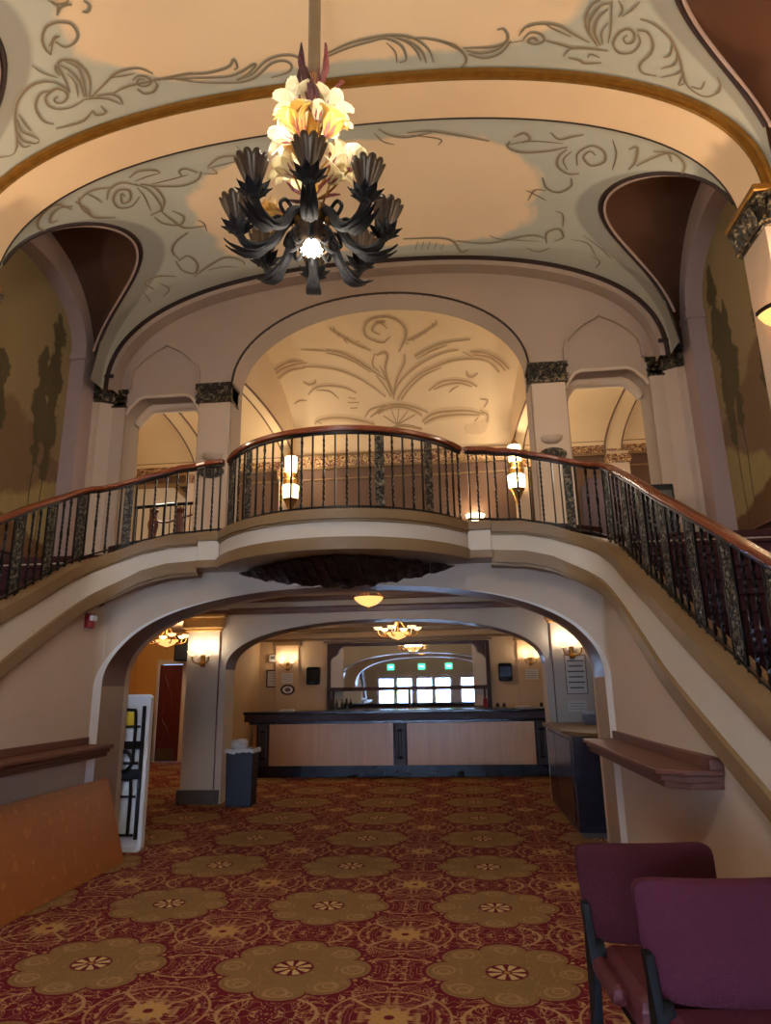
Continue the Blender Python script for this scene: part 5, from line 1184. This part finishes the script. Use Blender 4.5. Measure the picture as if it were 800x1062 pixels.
# ---- unlit bowls and carved brackets on the upper inner pilasters, pier bowls
def gal_sconce(x, label):
    t = thing('lantern_sconce', label, 'sconce', (x, 15.26, 6.42), 0, 'gallery lantern sconces'); t.scale = (1.3, 1.2, 1.25)
    MB().lathe([(0.0, 0.22), (0.10, 0.22), (0.11, 0.25), (0.115, 0.55), (0.10, 0.56), (0.0, 0.56)], (0, -0.1, 0), 16).build('upper_shade', M['lit_gallery'], t, smooth=True, autosmooth=35)
    MB().lathe([(0.0, -0.30), (0.14, -0.30), (0.16, -0.05), (0.13, -0.03), (0.0, -0.03)], (0, -0.1, 0), 16).build('lower_shade', M['lit_gallery'], t, smooth=True, autosmooth=35)
    q = MB().lathe([(0, -0.02), (0.13, -0.02), (0.15, 0.06), (0.11, 0.12), (0.14, 0.2), (0.10, 0.23), (0, 0.23)], (0, -0.1, 0), 16).lathe([(0, -0.62), (0.03, -0.6), (0.05, -0.5), (0.10, -0.38), (0.15, -0.31), (0, -0.30)], (0, -0.1, 0), 16).lathe([(0, 0.56), (0.11, 0.56), (0.06, 0.62), (0.02, 0.7), (0, 0.71)], (0, -0.1, 0), 16)
    q.box(-0.05, 0.05, -0.04, 0.02, -0.5, 0.5); q.build('mount', M['brass'], t, smooth=True, autosmooth=35)
    point_light('bulb_light', (0, -0.32, 0.15), P_GS, WARM, 0.08, t)
gal_sconce(-2.72, 'tall lit lantern sconce on the left pier of the upper gallery')
gal_sconce(2.72, 'tall lit lantern sconce on the right pier of the upper gallery')
t = thing('low_bowl_sconce', 'lit low bowl sconce on the dark back wall of the upper gallery', 'sconce', (1.72, 15.6, 5.36))
MB().lathe([(0, 0), (0.1, 0.01), (0.2, 0.07), (0.23, 0.14), (0.22, 0.14), (0.18, 0.08), (0, 0.03)], (0, -0.24, 0), 20).build('bowl', M['lit_gallery'], t, smooth=True)
MB().box(-0.05, 0.05, -0.1, 0.0, -0.1, 0.1).build('mount', M['brass'], t, bevel=0.01)
point_light('bulb_light', (0, -0.24, 0.22), P_GS*0.5, WARM2, 0.05, t)
def half_bowl(x, label):
    t = thing('plaster_bowl_sconce', label, 'sconce', (x, 9.95, 5.12), 0, 'unlit bowls on the inner pilasters')
    P = []
    for i in range(17):
        a = pi+pi*i/16; row = [(r*cos(a), r*sin(a)*0.8, z) for r, z in ((0.0, 0.10), (0.09, 0.11), (0.155, 0.16), (0.17, 0.22), (0.16, 0.22), (0.14, 0.17), (0.0, 0.14))]; P.append(row)
    MB().grid(P).build('bowl', M['plaster'], t, smooth=True)
    q = MB().slab([[(0.21*cos(2*pi*i/20), -0.08+0.11*sin(2*pi*i/20)) for i in range(20)]], -0.05, 0.0)
    for k in range(-2, 3): q.sphere((k*0.07, -0.055, -0.08), 0.036, 8, 6, (0.8, 0.6, 1.8))
    q.build('carved_bracket', M['capital'], t, smooth=True, autosmooth=35)
half_bowl(-2.74, 'unlit plaster bowl over a dark carved bracket on the left inner pilaster')
half_bowl(2.74, 'unlit plaster bowl over a dark carved bracket on the right inner pilaster')
def pier_bowl(x, y, sgn, label):
    t = thing('pier_bowl_sconce', label, 'sconce', (x, y, 5.05), 0, 'lit bowls on the big piers')
    r = 0.26; d = sgn
    P = []; Q = []
    for i in range(25):
        a = pi+pi*i/24
        P.append([(q*cos(a), q*sin(a)*d*1.0 if d > 0 else -q*sin(a)*1.0, z) for q, z in ((0.0, -0.05), (0.10, -0.04), (0.2, 0.02), (0.25, 0.08), (0.26, 0.12), (0.25, 0.12), (0.235, 0.08), (0.0, -0.02))])
        Q.append([(q*cos(a), q*sin(a)*d if d > 0 else -q*sin(a), z) for q, z in ((0.255, 0.11), (0.275, 0.11), (0.275, 0.15), (0.255, 0.15))])
    MB().grid(P).build('bowl', M['lit_bowl'], t, smooth=True); MB().grid(Q, closev=True).build('rim', M['iron'], t, smooth=True, autosmooth=30)
    MB().sphere((0, -0.06*d, -0.06), 0.035, 10, 6).build('finial', M['iron'], t, smooth=True)
    point_light('bulb_light', (0, -0.14*d, 0.22), P_PIER, WARM, 0.06, t)
pier_bowl(4.54, 6.33, 1, 'lit amber bowl sconce with dark rim on the right pier near the frame edge')
pier_bowl(-4.68, 6.33, 1, 'lit amber bowl sconce on the left pier just out of the frame')
pier_bowl(4.70, 3.47, -1, 'lit amber bowl sconce on the right pier nearest the entrance')
pier_bowl(-4.70, 3.47, -1, 'lit amber bowl sconce on the left pier nearest the entrance')

# ---- gallery bits seen through the side openings
def gal_hand(x0, sg, label):
    t = thing('gallery_handrail', label, 'handrail', (x0, 11.4, FL2-0.02))
    P = [(0.2*sg, 0, 1.58), (sg*0.45, 0, 1.48), (sg*1.0, 0, 1.62), (sg*1.56, 0, 1.80)]
    MB().tube([(-0.2*sg, 0.1, 1.82), (sg*0.5, 0.1, 1.85), (sg*1.06, 0.1, 1.86)], 0.032, 8).build('upper_rail', M['iron'], t, smooth=True)
    MB().tube(crom(P, 5), 0.02, 8).build('sloping_rail', M['dark_wood'], t, smooth=True)
    for k in range(10):
        x = sg*(-0.15+k*0.13); MB().tube([(x, 0.1, 0), (x, 0.1, 1.82)], 0.011, 6).build('post', M['iron'], t)
    for k in (0.22, 0.72):
        MB().lathe([(0, 0), (0.08, 0), (0.06, 0.3), (0.10, 0.8), (0.05, 1.2), (0.10, 1.45), (0.05, 1.65), (0.09, 1.72), (0, 1.8)], (sg*k, 0.02, 0), 12).build('newel', M['dark_wood'], t, smooth=True)
gal_hand(-4.60, 1, 'dark handrails and newels of an inner stair in the left gallery bay')
t = thing('gallery_bench', 'dark plum high backed bench in the right gallery bay', 'bench', (4.35, 13.6, FL2))
MB().slab([crom2 for crom2 in [[(-0.55, 0.4), (0.75, 0.4), (0.75, 2.55), (0.3, 2.65), (-0.3, 2.6), (-0.5, 2.4)]]], -0.05, 0.05).build('back', M['bench'], t, bevel=0.03)
MB().box(-0.5, 0.7, -0.55, 0.0, 0.3, 0.5).build('seat', M['bench'], t, bevel=0.03)
for x in (-0.45, 0.65):
    MB().box(x-0.04, x+0.04, -0.5, 0.0, 0, 0.3).build('leg', M['black'], t)
t = thing('equipment_case', 'black equipment case standing by the right gallery pilaster', 'case', (4.05, 9.55, 3.12))
MB().box(-0.23, 0.23, -0.2, 0.2, 0.03, 1.20).build('body', M['black'], t, bevel=0.02)
MB().box(-0.19, 0.19, -0.21, -0.2, 0.2, 1.1).build('panel', M['charcoal'], t); MB().box(-0.21, 0.21, -0.18, 0.18, 0, 0.03).build('base', M['black'], t)

# ---- auditorium chairs, lower right
def audi(name_label, loc, rz, fb, fs, seat_w=0.54, arm=True):
    t = thing('auditorium_chair', name_label, 'chair', loc, rz)
    # reclined upholstered back: grid rounded box
    n = 16; mm = 14; w, h = 0.60, 0.36
    F = []; 
    def back_pt(u, v, side):
        # superellipse-ish rounded corners
        e = 10
        x = (u*2-1); z = (v*2-1)
        k = (abs(x)**e+abs(z)**e)**(1/e); m_ = max(abs(x), abs(z)); s = (m_/k) if k > 0 else 1
        x *= s; z *= s
        crown = (1-abs(x)**4)*(1-abs(z)**4)
        ww = w/2*(0.93+0.07*(z*0.5+0.5)); y = side*(0.022+0.028*crown)
        zz = 0.55+h/2+z*h/2
        return (x*ww, y-0.045*x*x*-1+ -(0.55+h-zz)*0.20, zz)
    mb = MB()
    mb.grid([[back_pt(i/n, j/mm, -1) for j in range(mm+1)] for i in range(n+1)])
    mb.grid([[back_pt(i/n, j/mm, 1) for j in range(mm+1)] for i in range(n+1)])
    ring = [(i/n, 0) for i in range(n)]+[(1, j/mm) for j in range(mm)]+[(1-i/n, 1) for i in range(n)]+[(0, 1-j/mm) for j in range(mm)]
    mb.grid([[back_pt(u, v, -1), back_pt(u, v, 1)] for u, v in ring], closeu=True)
    b = mb.build('backrest', fb, t, smooth=True, autosmooth=60)
    sh = MB().box(-seat_w/2, seat_w/2, -0.58, -0.05, 0.42, 0.55).build('seat', fs, t, bevel=0.045, smooth=False)
    MB().box(-seat_w/2+0.03, seat_w/2-0.03, -0.55, -0.10, 0.37, 0.42).build('seat_pan', M['black'], t, bevel=0.01)
    for s in (-1, 1):
        st = MB(); x = s*0.29
        st.slab([[(-0.12, 0.0), (0.12, 0.0), (0.10, 0.03), (0.0, 0.06), (-0.06, 0.36), (-0.06, 0.62), (-0.02, 0.70), (-0.08, 0.70), (-0.17, 0.48), (-0.10, 0.06), (-0.14, 0.03)]], x-0.016, x+0.016, 'yz')
        l = st.build('side_standard', M['black'], t, bevel=0.004)
        MB().lathe([(0, -0.03), (0.045, -0.03), (0.05, 0), (0.045, 0.03), (0, 0.03)], (0, 0, 0), 14, Matrix.Rotation(pi/2, 3, 'Y')).build('hinge', M['black'], t, (x-s*0.02, -0.10, 0.53), smooth=True, autosmooth=35)
    if arm:
        for s in (-1, 1):
            q = MB().box(s*0.27-0.035, s*0.27+0.035, -0.44, -0.10, 0.46, 0.53)
            q.build('arm_pad', M['chair_red'], t, bevel=0.03)
    return t
audi('maroon auditorium chair, the rear one of the pair, by the right wall', (1.86, 3.27, 0), radians(3), M['fabric'], M['chair_red'], 0.5, True)
audi('plum auditorium chair, the nearer one cut by the right frame edge', (1.97, 2.72, 0), radians(2), M['fabric_front'], M['fabric_front'], 0.56, False)

# ---- the great chandelier
CH = thing('grand_chandelier', 'tall floral glass and black metal chandelier hanging from a rod in the hall', 'chandelier', (0, 4.83, 5.2))
MB().tube([(0, 0, 1.9), (0, 0, 3.45)], 0.058, 14).build('rod', M['rod'], CH, smooth=True)
MB().lathe([(0, 3.44), (0.22, 3.44), (0.2, 3.40), (0.08, 3.34), (0.055, 3.28)], n=24).build('canopy', M['brass'], CH, smooth=True)
MB().lathe([(0.05, 0.30), (0.09, 0.4), (0.05, 0.55), (0.045, 1.1), (0.06, 1.35), (0.04, 1.6), (0.05, 1.92), (0.0, 1.93)], n=16).build('stem', M['petal_yellow'], CH, smooth=True)
def petals(n, L, w, open_, curl, mb=None, ruff=0.0, ph=0.0, tip=0.88):
    mb = mb or MB()
    for k in range(n):
        a = ph+2*pi*k/n; G = []
        for i in range(9):
            t = i/8; ang_ = open_+curl*t*t
            r = 0.012+L*(sin(open_)*t*0.9+ (t**3)*sin(curl)*0.45); z = L*(cos(open_)*t-(t**4)*0.28*curl)
            row = []
            ww = w*(sin(pi*min(t*tip+0.1, 1))**0.8)
            for j in range(-3, 4):
                s = j/3; rr_ = r-abs(s)**2*ww*0.25+ruff*sin(s*7+t*9)*t*0.02
                row.append((rr_*cos(a)-s*ww*sin(a), rr_*sin(a)+s*ww*cos(a), z-abs(s)*0.01))
            G.append(row)
        mb.grid(G)
    return mb
def solid(o, th=0.004):
    m_ = o.modifiers.new('solid', 'SOLIDIFY'); m_.thickness = th; return o
lily = solid(petals(6, 0.25, 0.075, 0.40, 1.2, ruff=0.4, tip=0.74).build('lily_flower', M['petal_cream'], smooth=True, fix=False))
lily_y = solid(petals(5, 0.25, 0.085, 0.30, 0.9, ruff=0.4, tip=0.70).build('lily_flower', M['petal_yellow'], smooth=True, fix=False))
cupf = solid(petals(7, 0.19, 0.07, 0.38, 0.25, tip=0.68).build('lily_flower', M['petal_cream'], smooth=True, fix=False))
pinkc = solid(petals(7, 0.15, 0.018, 0.5, 0.1).build('stamen_leaf', M['petal_pink'], smooth=True, fix=False))
pinkl = solid(petals(1, 0.36, 0.03, 0.06, 0.3, ruff=1).build('tip_leaf', M['petal_pink'], smooth=True, fix=False))
mauve = solid(petals(1, 0.36, 0.03, 0.06, 0.3, ruff=1).build('tip_leaf', M['petal_mauve'], smooth=True, fix=False))
for o in (lily, lily_y, cupf, pinkc, pinkl, mauve): COL.objects.unlink(o)
def cp(src, parent, loc, d, spin=0.0, sc=1.0, name=None):
    o = src.copy(); COL.objects.link(o); o.parent = parent; o.location = loc
    q = Vector(d).to_track_quat('Z', 'Y'); o.rotation_euler = (q @ Matrix.Rotation(spin, 3, 'Z').to_quaternion()).to_euler(); o.scale = (sc, sc, sc)
    if name: o.name = name
    return o
FL = [(-0.12, -0.04, 1.50, -0.5, -0.1, 1.0, 0, 1.05), (0.12, -0.02, 1.42, 0.55, -0.1, 1.0, 0, 1.05), (-0.18, 0.0, 1.18, -0.9, 0.0, 0.75, 0, 1.0),
      (-0.10, -0.12, 1.16, -0.35, -0.5, 1.0, 1, 1.1), (0.14, -0.06, 1.16, 0.6, -0.3, 1.0, 1, 1.05), (-0.02, -0.12, 0.80, -0.15, -0.6, 1, 1, 1.05),
      (0.34, -0.02, 0.82, 0.35, 0.0, 1.0, 2, 1.1), (0.15, 0.05, 0.92, 0.8, 0.2, 0.7, 0, 0.9), (-0.16, -0.05, 0.78, -0.8, -0.2, 0.8, 0, 0.95),
      (-0.28, 0.1, 0.48, -0.9, 0.2, 0.4, 1, 0.9), (0.0, 0.14, 1.45, 0.1, 0.6, 1, 0, 1.0), (-0.12, 0.14, 1.0, -0.5, 0.7, 0.9, 0, 1.0), (0.14, 0.15, 1.15, 0.5, 0.7, 0.9, 2, 1.0), (0.18, -0.1, 0.62, 0.8, -0.4, 0.6, 0, 0.85), (0.06, -0.1, 1.30, 0.2, -0.5, 1.0, 0, 0.8)]
for i, (x, y, z, dx, dy, dz, k, sc) in enumerate(FL):
    f_ = cp((lily, lily_y, cupf)[k], CH, (x, y, z), (dx, dy, dz), i*0.7, sc)
    s_ = cp(pinkc, f_, (0, 0, -0.02), (0, 0, 1), 0.3, 0.9)
    MB().tube(crom([(0.0, 0.0, z-0.30), (x*0.5, y*0.5, z-0.2), (x, y, z)], 4), 0.010, 6).build('flower_stalk', M['brass'], CH, smooth=True)
for i, (x, z, s) in enumerate(((-0.07, 1.74, 0), (0.04, 1.60, 1), (-0.03, 1.55, 0), (0.09, 1.70, 0), (0.0, 1.45, 0), (0.10, 1.5, 1), (-0.09, 1.45, 0), (0.02, 1.72, 0), (0.06, 1.3, 0), (-0.04, 1.2, 0))):
    cp((mauve, pinkl)[i % 2], CH, (x, -0.05 if s == 0 else 0.02, z), (x*2.5, -0.10, 1), i*1.1, 1.15)
for i in range(7):
    a = 2*pi*i/7; cp(mauve if i % 2 else pinkl, CH, (0.05*cos(a), 0.05*sin(a), 0.55), (cos(a), sin(a), 0.35), 0, 0.62)
# torch cups on black arms
def torch_mb():
    G = []
    for i in range(60):
        a = 2*pi*i/60; row = []
        for j in range(9):
            t = j/8; r = 0.035+0.105*(t**0.8); fl = 1+0.16*t*(abs(cos(a*5))**0.6)-0.08; row.append((r*fl*cos(a), r*fl*sin(a), 0.26*t+0.035*t*t*(abs(cos(a*5))**0.6)))
        G.append(row)
    return MB().grid(G, closeu=True)
torch = solid(torch_mb().build('torch_cup', M['torch'], smooth=True, autosmooth=75), 0.004)
caly = MB()
for k in range(9):
    a = 2*pi*k/9; G = []
    for i in range(6):
        t = i/5; r = 0.03+0.10*t+0.03*t*t; z = -0.06+0.14*t-0.03*t*t; w = 0.045*sin(pi*min(0.15+t*0.85, 1))
        G.append([(r*cos(a)-s*w*sin(a), r*sin(a)+s*w*cos(a), z-abs(s)*0.012) for s in (-1, -0.5, 0, 0.5, 1)])
    caly.grid(G)
caly.sphere((0, 0, -0.05), 0.05, 12, 8)
calyx = solid(caly.build('calyx', M['leaf_black'], smooth=True, fix=False), 0.003)
armm = MB()
A = crom([(0.08, 0, 0.30), (0.16, 0, 0.34), (0.24, 0, 0.27), (0.32, 0, 0.12), (0.44, 0, 0.04), (0.56, 0, 0.08), (0.62, 0, 0.17)], 5)
armm.tube(A, [0.03+0.012*sin(pi*i/(len(A)-1)) for i in range(len(A))], 8)
armm.tube(crom([(0.20, 0, 0.30), (0.30, 0, 0.36), (0.36, 0, 0.28), (0.30, 0, 0.22), (0.26, 0, 0.27)], 5), 0.014, 6)
armm.tube(crom([(0.14, 0, 0.20), (0.22, 0, 0.10), (0.18, 0, 0.02), (0.12, 0, 0.07), (0.16, 0, 0.11)], 5), 0.013, 6)
# leaf sheath sweeping under the outer arm
for s in (-1, 0, 1):
    G = []
    for i in range(9):
        t = i/8; x = 0.30+0.44*t; z = interp(x, [(0.3, 0.16), (0.38, 0.06), (0.46, 0.0), (0.58, 0.01), (0.68, 0.06), (0.76, 0.12)])-0.01
        w = 0.05*sin(pi*min(0.1+t*0.88, 1)); G.append([(x, s*0.045*t+u*w, z-abs(u)*0.012+0.02*(1-abs(s))) for u in (-1, -0.5, 0, 0.5, 1)])
    armm.grid(G)
arm = solid(armm.build('arm', M['leaf_black'], smooth=True, fix=False), 0.003)
for o in (torch, calyx, arm): COL.objects.unlink(o)
for k in range(8):
    a = radians(-90+10+45*k)
    A_ = arm.copy(); COL.objects.link(A_); A_.parent = CH; A_.rotation_euler = (0, 0, a); A_.location = (0, 0, 0.0)
    c_ = cp(torch, CH, (0.63*cos(a), 0.63*sin(a), 0.24), (0.12*cos(a), 0.12*sin(a), 1), k*0.4, 0.95)
    cp(calyx, c_, (0, 0, 0), (0, 0, 1), k*0.3, 1.0)
MB().lathe([(0.12, 0.24), (0.15, 0.26), (0.155, 0.32), (0.12, 0.34), (0.07, 0.38), (0, 0.38)], n=28).build('collar', M['brass'], CH, smooth=True)
G = []
for i in range(48):
    a = 2*pi*i/48; G.append([((r*(1+0.05*cos(a*12)*t))*cos(a), (r*(1+0.05*cos(a*12)*t))*sin(a), z) for t, r, z in ((0, 0.145, 0.26), (0.4, 0.165, 0.19), (0.8, 0.15, 0.10), (1, 0.135, 0.05))])
solid(MB().grid(G, closeu=True).build('bell_shade', M['torch'], CH, smooth=True))
o = petals(12, 0.12, 0.03, 0.7, 0.3).build('light_bowl', M['lit_bulb'], CH, smooth=True, fix=False); solid(o); o.rotation_euler = (pi, 0, 0); o.location = (0, 0, 0.10)
MB().sphere((0, 0, 0.06), 0.075, 16, 10).build('bulb', M['lit_bulb'], CH, smooth=True)
point_light('bulb_light', (0, 0, -0.22), P_CHD, WARM2, 0.10, CH)
for k in range(4):
    a = pi/4+pi/2*k; point_light('bulb_light', (0.46*cos(a), 0.46*sin(a), 1.15), P_CHU, (1.0, 0.93, 0.80), 0.08, CH)
